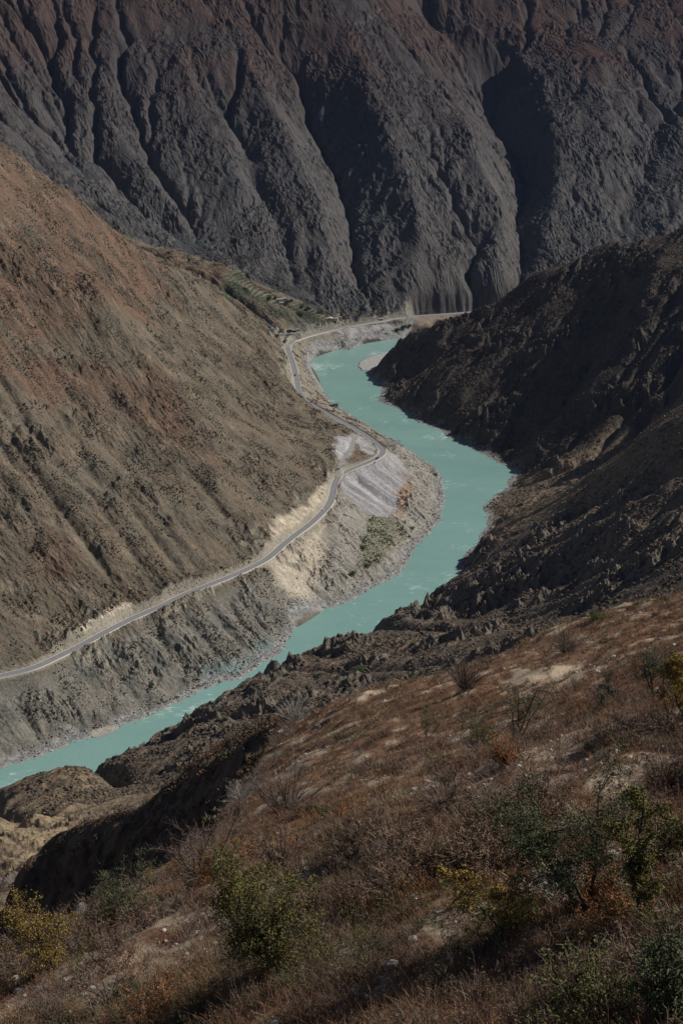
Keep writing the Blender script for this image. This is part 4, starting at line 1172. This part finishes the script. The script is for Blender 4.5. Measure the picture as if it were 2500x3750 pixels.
small_tree('thorn_tree', 12, (2330,3503), (2310,3040), 120, 'bronze', 'slender yellow green tree with two thin stems beside the dark green thorn tree', leaf=5500, trunks=2, tw=36)
small_tree('thorn_tree', 13, (2478,2865), (2426,2594), 120, 'yellow', 'yellow leaved thorn tree with dark trunk at the right edge', leaf=5200, trunks=2, ls=.05)
small_tree('sapling', 14, (2195,2650), (2199,2483), 45, 'greyleaf', 'single thin upright sapling on the reddish grass near the slope top', leaf=1500, trunks=1)
small_tree('thorn_tree', 15, (2390,2594), (2390,2430), 110, 'greyleaf', 'sprawling grey green thorn tree near the right edge, above the yellow one', leaf=3600, trunks=4)
small_tree('thorn_tree', 16, (1888,2706), (1928,2510), 105, 'greyleaf', 'loose grey green thorn bush in the middle of the upper slope', leaf=3000, trunks=4)
small_tree('thorn_tree', 17, (1752,2722), (1728,2580), 110, 'olive', 'wide low olive thorn bush left of the loose grey green one', leaf=2600, trunks=4)
small_tree('dead_tree', 18, (1688,2905), (1600,2800), 90, 'brown', 'leafless crooked small tree leaning left across mid slope', leaf=300, trunks=2)
small_tree('leaning_tree', 19, (1864,3575), (1740,3380), 150, 'yellow', 'leaning bare limbed tree with a few yellow leaves at bottom centre', leaf=2600, trunks=2)
small_tree('thorn_tree', 20, (1000,3720), (930,3400), 230, 'bronze', 'broad round bright green bush at lower left centre', leaf=14000, trunks=6, fork=.2, tw=60)
small_tree('thorn_tree', 21, (480,3480), (460,3290), 150, 'acacia', 'dark green bush on the rim just below the small grey crag', leaf=5200, trunks=5, fork=.2)
small_tree('autumn_bush', 22, (215,3660), (180,3400), 150, 'yellow', 'orange and yellow autumn bush at the left edge of the near slope', leaf=4200, trunks=6, fork=.2)
small_tree('autumn_bush', 23, (560,3195), (560,3100), 26, 'yellow', 'tiny bright orange bush standing up against the black gully', leaf=420, trunks=2, fork=.1)
small_tree('thorn_tree', 24, (2440,3250), (2460,3080), 90, 'bronze', 'small yellow green tree at the right edge beside the large dark green one', leaf=2600, trunks=3)
small_tree('thorn_tree', 25, (2420,3800), (2400,3560), 190, 'acacia', 'dark green bush filling the bottom right corner', leaf=8000, trunks=5, fork=.2)
small_tree('thorn_tree', 26, (1560,2660), (1600,2560), 70, 'olive', 'small olive bush between two dark hollows on the upper slope', leaf=1800, trunks=3)
def big_shrub(seed, foot, top_v, half_w, mt, label, leaf=0, **kw):
    loc = on_slope(*foot); dpx = 5000 / np.linalg.norm(np.array(loc) - np.array((0, 0, CAM_H)))
    return make_shrub('bare_shrub', seed, loc, (foot[1] - top_v) / dpx / .85, half_w / dpx, mt, label, leaf=leaf, stems=46, tw=26, **kw)
big_shrub(31, (1046,2935), 2745, 135, 'mauve', 'very wide dome of mauve grey bare twigs above the slope centre, the largest leafless shrub')
big_shrub(32, (880,2860), 2762, 50, 'pale', 'whitish grey shrub overhanging the black gully on the rim', bark='pale')
big_shrub(33, (1085,2560 + 60), 2490, 70, 'pale', 'pale grey shrub at the rim right of the white rocks', bark='pale')
big_shrub(34, (760,3330), 3090, 150, 'mauve', 'tall grey brown thicket of twigs on the rim between the crag and the bare earth')
big_shrub(35, (330,3560), 3400, 130, 'brown', 'brown twiggy thicket beside the orange autumn bush')
big_shrub(36, (1700,2560), 2430, 80, 'mauve', 'round mauve bare shrub on the skyline of the near slope')
big_shrub(37, (2070,2400), 2300, 90, 'mauve', 'dense grey bare shrub on the upper skyline, right of the pale scree')
big_shrub(38, (1300,3330), 3160, 110, 'brown', 'brown twig dome in the middle of the lower slope')
print('trees', round(time.time() - T00, 1))

# --- rock outcrops
def outcrop(p, n, size, label, col, seed, spread=(1.6, 1.0), cat='rock'):
    g = np.random.default_rng(seed); bv, bf = ico2(); root = empty('rock_outcrop', p, 0, label, cat)
    m_ = mat('weathered rock', col, .9, vary=2.5, var_amt=.45, bump=(2.2, .35))
    # finer ball
    q4 = bv[bf]; mids = [(q4[:, a] + q4[:, b]) / 2 for a, b in ((0, 1), (1, 2), (2, 0))]
    tri = np.concatenate([np.stack([q4[:, 0], mids[0], mids[2]], 1), np.stack([q4[:, 1], mids[1], mids[0]], 1), np.stack([q4[:, 2], mids[2], mids[1]], 1), np.stack(mids, 1)])
    vv, inv = np.unique(np.round(tri.reshape(-1, 3), 6), axis=0, return_inverse=True); ff = inv.reshape(-1, 3)
    vv = vv / np.linalg.norm(vv, axis=1)[:, None]
    for i in range(n):
        r = size * g.uniform(.25, 1.0) ** 1.4; c = np.array((g.normal() * size * spread[0], g.normal() * size * spread[1], 0)); c[2] = c[0] * GB + c[1] * GC - r * .2
        k = g.uniform(-9, 9, 3)
        n_ = np.abs(noise(vv[:, 0] * 1.6 + k[0], vv[:, 1] * 1.6 + vv[:, 2] * 1.1 + k[1])) + .4 * np.abs(noise(vv[:, 0] * 4 + k[2], vv[:, 2] * 4 + vv[:, 1]))
        q = vv * (1.05 - .55 * n_[:, None] + .04 * g.normal(size=(len(vv), 1)))
        for _ in range(5):                                  # flat broken faces
            d = g.normal(size=3); d /= np.linalg.norm(d); o = q @ d; lim = g.uniform(.45, .8); q = q - np.maximum(o - lim, 0)[:, None] * d
        q = q * np.array((1, g.uniform(.6, 1), g.uniform(.5, .9))) * r
        ph = g.uniform(0, 3.14); R2 = np.array([[math.cos(ph), -math.sin(ph), 0], [math.sin(ph), math.cos(ph), 0], [0, 0, 1]])
        mesh_np('boulder', q @ R2.T + c, ff, m_, parent=root)
    return root
p = on_slope(1130, 2615); outcrop(p, 34, 1.25, 'white rock outcrop on the rim where the near slope meets the shaded gully', (.42, .41, .39), 1)
p = on_slope(395, 3262); outcrop(p, 22, .8, 'small grey crag on the rim at lower left, above the black gully', (.22, .21, .20), 2)

# ------------------------------------------------------------------ built things along the road
M_white = mat('white paint', (.72, .71, .68), .5, spec=.4); M_glass = mat('dark window glass', (.02, .025, .03), .1, spec=.6); M_tyre = mat('black rubber', (.02, .02, .02), .9)
M_red = mat('weathered red paint', (.30, .045, .03), .6, vary=.5); M_cream = mat('cream plaster', (.60, .52, .40), .8, vary=.5, var_amt=.15); M_metal = mat('grey steel', (.22, .22, .23), .5, metal=.4)
M_black = mat('black paint', (.025, .027, .035), .4, spec=.5); M_navy = mat('navy paint', (.05, .055, .12), .4, spec=.5); M_silver = mat('grey paint', (.30, .31, .32), .4, spec=.5)
M_lamp = mat('clear lamp glass', (.7, .7, .65), .2, spec=.6)
def sub_road(u0, u1):
    a = road_at(u0)[0]; b = road_at(u1)[0]
    return ROAD[min(a, b):max(a, b) + 1]
def R3(u, v, z): return PZ(u, v, z)
SIDE = 1.0
def parapet(name, P, off, h_, wd, material, label, cat, cap=None):
    o = sweep(name, P, [(off - wd / 2, -.3), (off - wd / 2, h_), (off + wd / 2, h_), (off + wd / 2, -1.2)], material, closed=True)
    me = o.data
    return tag(o, label, cat)
M_par = mat('whitewashed concrete', (.66, .63, .56), .8, vary=.4, var_amt=.14)
parapet('guard_wall', sub_road(R3(-300,2540,53), R3(1204,1847,57)), 5.3, .75, .55, M_par, 'long low whitewashed guard wall on the river side of the lower road, from the left edge to the ribbed retaining wall', 'guard wall')
parapet('guard_wall', sub_road(R3(1208,1838,57), R3(1397,1660,53)), 5.3, .65, .45, M_par, 'low whitewashed guard wall above the grey gravel dump, up to the billboard bend', 'guard wall')
parapet('guard_wall', sub_road(R3(1400,1645,52), R3(1110,1458,44)), 5.3, .75, .4, mat('shade dark concrete', (.17, .15, .13), .9, vary=.5), 'guard wall coloured dark for its shaded side, between the road and the river, from the billboard to the red ringed monument', 'guard wall')  # dark tone stands for the shadow side of this wall
parapet('guard_wall', sub_road(R3(1092,1424,43), R3(1056,1262,34)), 5.3, .6, .4, M_par, 'pale guard wall on the outside of the straight above the river, by the dark vehicle', 'guard wall')
parapet('guard_wall', sub_road(R3(1064,1253,32), R3(1430,1168,30)), 5.3, .9, .5, M_par, 'pale guard wall around the far bend, on top of the tall white retaining wall', 'guard wall')
parapet('guard_wall', sub_road(R3(1440,1167,30), R3(1900,1128,31)), 5.2, .9, .6, M_par, 'farthest pale guard wall, along the road that vanishes behind the right hand mountain', 'guard wall')
parapet('drain_kerb', sub_road(R3(-300,2540,53), R3(1204,1847,57)), -5.1, .22, .5, M_curb, 'pale concrete drain kerb on the hill side of the lower road', 'kerb')
parapet('drain_kerb', sub_road(R3(1206,1843,57), R3(1402,1650,52)), -5.1, .25, .7, M_curb, 'pale drain kerb on the hill side of the road below the quarry', 'kerb')
parapet('drain_kerb', sub_road(R3(1397,1640,52), R3(1133,1474,45)), -5.1, .25, .5, M_curb, 'pale drain kerb on the hill side between the billboard bend and the monument', 'kerb')
parapet('drain_kerb', sub_road(R3(1130,1472,45), R3(1070,1325,39)), -5.1, .25, .6, M_curb, 'pale drain kerb on the hill side of the upper straight', 'kerb')
# worn lane line
LN = sweep('lane_line', sub_road(R3(-300,2540,53), R3(1500,1160,30)), [(-.07, .112), (.07, .112)], mat('worn white line', (.42, .42, .40), .8)); tag(LN, kind='structure')

# retaining walls
def retaining(P, off, drop, label, material, ends=6):
    n = len(P); t = np.gradient(P[:, :2], axis=0); t /= np.linalg.norm(t, axis=1)[:, None]; nr_ = np.stack([t[:, 1], -t[:, 0]], 1)
    d = drop * np.minimum(1, np.minimum(np.arange(n), n - 1 - np.arange(n)) / ends + .12)
    prof = [(off - .4, -.2 + 0 * d), (off + .3, -.2 + 0 * d), (off + .7 + .12 * d, -d - .4), (off - .4, -d - .4)]
    Vs = np.stack([np.stack([P[:, 0] + nr_[:, 0] * o, P[:, 1] + nr_[:, 1] * o, P[:, 2] + z], 1) for o, z in prof], 1).reshape(-1, 3)
    b = np.arange(n - 1)[:, None] * 4; j = np.arange(4)[None]; j2 = (j + 1) % 4
    o = mesh_np('retaining_wall', Vs, np.stack([b + j, b + j2, b + 4 + j2, b + 4 + j], -1).reshape(-1, 4), material)
    return tag(o, label, 'retaining wall')
retaining(sub_road(R3(1085,1244,32), R3(1195,1214,30)), 6.0, 7.5, 'tall smooth pale retaining wall holding up the road at the far bend', mat('pale mortar', (.52, .46, .38), .85, vary=.3, var_amt=.2), 5)
root = empty('retaining_wall', R3(1215,1835,52), 0, 'stepped fan of pale concrete ribs below the road at the sharp corner, above the cliff', 'retaining wall')
P = sub_road(R3(1228,1772,56), R3(1188,1868,57))
for k in range(11):
    q = P[int(k * .35):len(P) - int(k * .9)] if k else P
    if len(q) < 4: break
    q = q - np.array(root.location)[None]
    if k: q = q[::-1][:max(5, len(q) - k)][::-1]
    o1 = 6.4 + k * 1.35; z1 = -.3 - k * 1.45
    b_ = sweep('tier', q, [(o1 - 1.1, z1 - 1.5), (o1 - 1.1, z1), (o1 + .25, z1), (o1 + .45, z1 - 1.25)], M_par if k % 2 == 0 else M_curb, closed=True); b_.parent = root

# vehicles
def vehicle(kind, loc, rz, paint, label, cat, kindv='car', group=None):
    root = empty(kind, loc, rz, label, cat, group)
    if kindv == 'car':
        prof = [(-2.2, .35), (-2.25, .8), (-2.1, 1.0), (-1.2, 1.05), (-.9, 1.08), (1.0, 1.0), (1.9, .85), (2.2, .7), (2.25, .35)]
        MB().prism(prof, -.86, .86).build('body', paint, root, bevel=.07)
        MB().prism([(-1.95, 1.0), (-1.5, 1.48), (.25, 1.5), (1.05, 1.0)], -.72, .72).build('window_band', M_glass, root, bevel=.05)
        MB().prism([(-1.55, 1.46), (-1.4, 1.54), (.1, 1.55), (.3, 1.48)], -.70, .70).build('roof', paint, root, bevel=.03)
        for sx in (-1, 1):
            MB().box((2.2, sx * .6, .72), (.08, .35, .16)).build('headlight', M_lamp, root)
        W, Rw, ax = .88, .33, (-1.35, 1.35)
    else:
        MB().box((-1.0, 0, 1.45), (4.2, 2.1, 1.7)).build('cargo_box', paint, root, bevel=.06)
        MB().prism([(1.25, .5), (1.25, 2.1), (1.5, 2.3), (2.5, 2.25), (2.9, 1.5), (3.0, .5)], -.98, .98).build('cab', paint, root, bevel=.06)
        MB().box((2.72, 0, 1.75), (.2, 1.6, .6), tilt=0).build('windscreen', M_glass, root)
        MB().box((-.3, 0, .55), (5.6, .9, .25)).build('chassis', M_black, root)
        W, Rw, ax = .98, .45, (-2.1, 1.9)
    for a in ax:
        for sy in (-1, 1):
            w_ = MB().cyl((a, sy * W, Rw), Rw, .24, 14, 'y').build('wheel', M_tyre, root); MB().cyl((a, sy * (W + .13), Rw), Rw * .55, .03, 10, 'y').build('rim', M_metal, w_)
    return root
def on_road(u, v, z, side):
    i, p, a = road_at(R3(u, v, z)); nx_, ny_ = math.sin(a), -math.cos(a)
    return (p[0] + nx_ * side, p[1] + ny_ * side, p[2] + .11), a
l, a = on_road(1183,1868,57,-2.2); vehicle('car', l, a, M_white, 'white car driving the lower road just before the ribbed retaining wall', 'car')
l, a = on_road(1322,1702,54,-2.6); vehicle('car', l, a + math.pi, M_white, 'white car on the hill side of the road above the grey gravel dump', 'car')
l, a = on_road(1384,1680,54,2.4); vehicle('truck', l, a, M_navy, 'small navy blue truck at the bend below the billboard', 'truck', 'truck')
g0 = ground(1372, 1695); vehicle('car', g0, a + .3, M_black, 'black car parked on the gravel beside the road below the billboard', 'car')
l, a = on_road(1081,1372,42,-1.2); vehicle('truck', l, a, M_black, 'dark truck on the straight stretch above the river, upstream of the monument', 'truck', 'truck')
l, a = on_road(1134,1474,45,1.6); vehicle('car', l, a, M_black, 'dark car on the road at the tip of the monument shadow', 'car')
l, a = on_road(1406,1175,30,-4.5); vehicle('truck', l, a, M_red, 'dark red truck standing beside the far road above the grey embankment', 'truck', 'truck')

# billboard with red characters on a single post
AZ = math.radians(30)
def glyph(mb, x, z, s, g, yy):
    """a square written character of thin strokes"""
    for k in range(3): mb.box((x + g.uniform(-.05, .05) * s, yy, z + (k - 1) * .33 * s), (s * g.uniform(.55, .9), .05, .10 * s))
    for k in range(2): mb.box((x + (k - .5) * s * g.uniform(.25, .6), yy - .004, z + g.uniform(-.1, .1) * s), (.10 * s, .05, s * g.uniform(.5, .85)))
p = ground(1441, 1656)
root = empty('billboard', p, AZ, 'wide pale billboard with red characters on one tall post at the road bend', 'billboard')
MB().cyl((0, 0, 6.6), .42, 13.6, 12).build('post', M_metal, root)
MB().box((0, 0, .1), (2.2, 2.2, .9)).build('footing', M_curb, root, bevel=.08)
b_ = MB().box((.3, 0, 15.6), (20.5, .9, 5.4)).build('panel', mat('pale pink hoarding', (.66, .60, .60), .6, vary=.3, var_amt=.08), root, bevel=.05)
fr = MB(); fr.box((.3, -.5, 12.85), (20.9, .25, .35)).box((.3, -.5, 18.4), (20.9, .2, .22)).box((-10.05, -.5, 15.6), (.28, .2, 5.6)).box((10.65, -.5, 15.6), (.22, .2, 5.6)); fr.build('frame', M_black, b_)
g = np.random.default_rng(5); tx = MB()
for k in range(10): glyph(tx, -7.7 + k * 1.78, 15.6, 1.75, g, -.49)
tx.build('lettering', mat('red lettering', (.55, .13, .12), .6), b_)
br = MB()
for k in (-1, 1): br.prism([(k * .2, 9.5), (k * .5, 9.5), (k * 4.6, 12.9), (k * 4.1, 12.9)], -.12, .12)
br.build('brace', M_metal, root)
# red pillar sign
p = ground(1222, 1511)
root = empty('pillar_sign', p, AZ, 'upright dark red slab sign standing alone beside the road', 'sign')
MB().box((0, 0, .2), (4.6, 2.6, 1.0)).build('base', M_cream, root, bevel=.06)
b_ = MB().box((0, 0, 4.6), (2.2, .9, 8.2)).build('slab', M_red, root, bevel=.05)
tx = MB(); g = np.random.default_rng(9)
for k in range(5): glyph(tx, 0, 7.6 - k * 1.35, 1.0, g, -.46)
tx.build('lettering', mat('faded gold lettering', (.40, .24, .15), .6), b_)
MB().box((0, 0, 8.85), (2.6, 1.2, .35)).build('cap', mat('pale stone', (.5, .45, .38), .8), root, bevel=.04)
# monument
p = ground(1163, 1470)
root = empty('monument', p, AZ, 'cream pillared monument topped by a red ring, on a plinth by the road', 'monument')
m_ = MB(); m_.prism([(-3.0, -.6), (-1.6, 2.2), (3.2, 3.1), (7.6, -.6)], -3.2, 1.6); m_.build('plinth', M_cream, root, bevel=.1)
m_ = MB(); m_.box((-2.2, -.8, 2.2), (4.4, 2.6, 1.8)).box((-4.6, -.4, 2.0), (1.8, 2.2, 2.6)).box((2.8, 0, 3.4), (3.6, 1.8, .9)); m_.build('red_base', M_red, root, bevel=.08)
for xx in (-.9, 1.7): 
    c_ = MB().box((xx, 0, 6.6), (1.0, 1.0, 6.8)).build('pillar', M_cream, root, bevel=.06); MB().box((xx, 0, 10.15), (1.25, 1.25, .4)).build('capital', M_cream, c_)
MB().box((.4, .1, 6.4), (1.5, .7, 4.6)).build('statue_panel', mat('dark bronze', (.06, .05, .035), .5), root, bevel=.1)
MB().box((.4, 0, 10.5), (2.2, 1.1, .9)).build('beam', mat('ochre plaster', (.34, .20, .10), .8), root, bevel=.06)
r_ = MB().ring((.4, 0, 12.7), 1.5, .42).build('ring', M_red, root, smooth=True)
MB().cyl((.4, 0, 12.7), .55, .5, 12, 'y').build('hub', M_red, r_)
# wide teal hoarding above the bank
p = ground(1222, 1492)
root = empty('hoarding', p, AZ, 'wide teal picture hoarding with a grey upper edge on the bank between monument and river', 'billboard')
for k in (-6.5, 0, 6.5): MB().cyl((k, .3, 1.5), .22, 5.0, 8).build('post', M_metal, root)
b_ = MB().box((0, 0, 4.4), (17.2, .6, 6.2)).build('panel', mat('teal printed sheet', (.04, .17, .17), .5, vary=.25, var_amt=.5), root, bevel=.04)
MB().prism([(-8.7, 5.9), (8.7, 5.9), (8.7, 8.1), (-8.7, 8.1)], -.55, .9).build('top_box', mat('grey sheet metal', (.34, .34, .35), .6, vary=.5), root, bevel=.05)
m_ = MB(); m_.prism([(-8.4, 1.5), (-3, 1.4), (1.5, 3.4), (3.8, 5.6), (-8.4, 5.6)], -.36, -.32); m_.build('picture', mat('dark green print', (.012, .06, .065), .5, vary=.5, var_amt=.5), b_)

# houses
def house(u, v, sz, rz, walls, roofc, label, gable=True, nwin=2, cat='house'):
    p = ground(u, v, 2300, 3300); w_, d_, h_ = sz
    root = empty('house', p, rz, label, cat)
    W_ = MB()
    if gable: W_.prism([(-w_ / 2, -1.0), (-w_ / 2, h_), (0, h_ + w_ * .22), (w_ / 2, h_), (w_ / 2, -1.0)], -d_ / 2, d_ / 2)
    else: W_.box((0, 0, (h_ - 1) / 2), (w_, d_, h_ + 1))
    W_ = W_.build('wall', walls, root)
    if gable:
        r_ = MB(); e = .5
        for s in (-1, 1): r_.prism([(0, h_ + w_ * .22 + .06), (0, h_ + w_ * .22 + .26), (s * (w_ / 2 + e), h_ - e * .44 + .24), (s * (w_ / 2 + e), h_ - e * .44 + .04)], -d_ / 2 - .5, d_ / 2 + .5)
        r_.build('roof', roofc, root)
    else:
        r_ = MB().box((0, 0, h_ + .12), (w_ + .6, d_ + .6, .24)).build('roof', roofc, root)
        MB().box((w_ * .2, d_ * .2, h_ + .6), (w_ * .4, d_ * .35, .9)).build('roof_shed', walls, r_)
    for k in range(nwin):
        yy = -d_ / 2 - .03; xx = (k - (nwin - 1) / 2) * w_ / nwin
        f_ = MB().box((xx + .6, yy, h_ * .58), (1.3, .10, 1.2)).build('window', M_glass, root)
        MB().box((xx + .6, yy - .02, h_ * .58 - .72), (1.6, .16, .14)).build('sill', M_curb, f_)
    MB().box((-w_ * .28, -d_ / 2 - .03, .95), (1.0, .10, 2.1)).build('door', mat('brown wooden door', (.12, .06, .03), .7), root)
    return root
M_adobe = mat('pale earthen plaster', (.50, .43, .34), .9, vary=.3); M_wh = mat('white plaster', (.68, .64, .58), .85, vary=.3, var_amt=.15)
M_bluer = mat('blue sheet roof', (.08, .27, .50), .5, vary=.5, var_amt=.12); M_greyr = mat('grey slab roof', (.36, .35, .33), .9, vary=.3); M_orr = mat('ochre tile roof', (.40, .22, .12), .9); M_darkw = mat('dark timber', (.09, .075, .065), .9, vary=.6)
house(996, 1211, (8, 7, 4.5), .2, M_wh, M_bluer, 'small house with a bright blue sheet roof at the foot of the left hillside')
house(1027, 1226, (9, 4, 2.6), .15, M_wh, mat('pale blue sheet', (.36, .44, .56), .5), 'low long shed with a pale blue flat roof nearest the track', False, 1, 'shed')
house(1033, 1215, (5, 6, 7.0), .1, M_adobe, M_darkw, 'tall narrow earthen building with dark openings beside the blue roofed house', False, 2, 'building')
house(1060, 1212, (9, 5, 2.8), .3, M_darkw, M_greyr, 'low dark timber sheds with slab roof, right of the tall earthen building', True, 1, 'shed')
house(1078, 1212, (8, 6, 2.6), -.1, M_darkw, M_greyr, 'second dark timber shed, at the right end of the farmyard row', False, 1, 'shed')
house(1090, 1209, (5, 5, 3.2), .2, M_wh, M_greyr, 'tiny white walled shed at the very right end of the farmyard', False, 1, 'shed')
house(1024, 1102, (12, 7, 4.5), .1, M_wh, M_greyr, 'upper white flat roofed farmhouse among the terraces', False, 3)
house(1042, 1098, (9, 6, 4.0), .2, M_adobe, M_greyr, 'earthen farmhouse right of the upper white one among the terraces', False, 2)
house(1030, 1112, (9, 5, 3.0), .1, M_wh, M_greyr, 'lower white outbuilding just below the upper farmhouse', False, 2)
house(1208, 1172, (11, 7, 4.0), .1, M_adobe, M_wh, 'pale gabled house at the right end of the lower terraces, left of its neighbour', True, 2)
house(1230, 1172, (9, 6, 4.5), -.1, M_wh, M_greyr, 'white house beside the track end, between the gabled house and the ochre roof', False, 2)
house(1243, 1167, (9, 6, 3.4), .2, M_adobe, M_orr, 'small house with ochre tiled roof behind the white one', True, 1)
house(1390, 1170, (13, 4, 2.6), .1, M_wh, M_greyr, 'long low pale roadside building on the hill side of the far road', False, 3, 'building')

# trees by the village and the bank: round crowned, one object each
def far_tree(u, v, r, hgt, col, label, group=None, rng_=(1000, 3400)):
    p = ground(u, v, *rng_); root = empty('broadleaf_tree', p, 0, label, 'tree', group)
    g = np.random.default_rng(int(u * 7 + v)); Vt, Ft = tubes([(np.array([(0, 0, -.5), (.1, 0, hgt * .35), (.15, .1, hgt * .75)]), np.array([.22, .16, .06])), (np.array([(.05, 0, hgt * .3), (r * .5, .2, hgt * .6)]), np.array([.1, .04])), (np.array([(.05, 0, hgt * .33), (-r * .5, -.2, hgt * .62)]), np.array([.1, .04]))], 6)
    mesh_np('trunk', Vt, Ft, VM['bark'], parent=root)
    V_, F_ = clump(420, int(u)); V_ = V_ * np.array((r, r, hgt * .75)) + np.array((0, 0, hgt * .28)); V_ += np.repeat(g.normal(size=(420, 3)) * r * .08, 3, axis=0)
    mesh_np('crown', V_, F_, VM[col], parent=root)
for i, (u, v, r, hh_, c_, lab) in enumerate([
    (985,1098,5.5,9,'green','dark green round tree left of the upper white farmhouse'),
    (1008,1092,3,5,'green','small dark tree touching the upper farmhouse'),
    (1052,1112,6,9,'greyleaf','grey green tree below the earthen farmhouse'),
    (1066,1106,4.5,7,'green','dark tree right of the earthen farmhouse'),
    (1106,1126,4.5,7,'greyleaf','tree at the top edge of the lower terraces'),
    (1127,1136,6,8,'green','broad dark tree in the middle of the lower terraces'),
    (1095,1152,6,8,'greyleaf','grey green bushy tree at the left edge of the lower terraces'),
    (1107,1155,5,7,'greyleaf','bushy tree just right of the left terrace tree'),
    (1165,1148,5.5,7,'greyleaf','left tree of the clump at the right of the lower terraces'),
    (1178,1144,5.5,7,'greyleaf','right tree of the clump at the right of the lower terraces'),
    (1455,1212,6,7,'green','dark green tree below the far road left of the tan embankment'),
    (1478,1203,7,8,'green','larger dark green tree between the far road and the river'),
    (1500,1196,5,6,'greyleaf','small grey green tree next to the tan embankment'),
    (1015,1232,5,5,'olive','olive bush below the pale blue roofed shed'),
    (1044,1250,4,4,'olive','olive bush inside the far hairpin'),
    (1292,2103,4.5,4.5,'greenbright','vivid green bush at the edge of the shingle'),
    (1345,2075,5,5,'olive','olive tree at the lower end of the bank thicket'),
    (1330,2010,5,5,'olive','olive tree at the upper left of the bank thicket'),
    (1508,1938,4,4,'greenbright','green bush near the shingle right of the bank thicket'),
    (1594,1742,3.5,4,'greenbright','green bush beside the water downstream of the billboard'),
    (556,2512,3,4,'greenbright','lone dark green bush low on the slope above the sand bar'),
    (1320,2460,4.5,5,'greenbright','bright green tree in the hollow behind the near slope'),
    (76,905,2.5,3,'olive','lone bush high on the left hillside')]):
    if c_ == 'greenbright' and 'greenbright' not in VM: VM['greenbright'] = veg_mat('fresh green leaves', (.075, .13, .04))
    far_tree(u, v, r, hh_, c_, lab)
print('built', round(time.time() - T00, 1))

# ------------------------------------------------------------------ the air of the valley
hb_ = MB().box((250, 2850, 1120), (4700, 6400, 2260)); hz_m = bpy.data.materials.new('thin valley haze'); hz_m.use_nodes = True
nt = hz_m.node_tree; nt.nodes.clear(); out = nt.nodes.new('ShaderNodeOutputMaterial'); pv = nt.nodes.new('ShaderNodeVolumePrincipled')
pv.inputs['Color'].default_value = (.40, .58, 1.0, 1); pv.inputs['Density'].default_value = .000009; pv.inputs['Anisotropy'].default_value = .1
nt.links.new(pv.outputs[0], out.inputs['Volume'])
tag(hb_.build('haze', hz_m), kind='stuff')
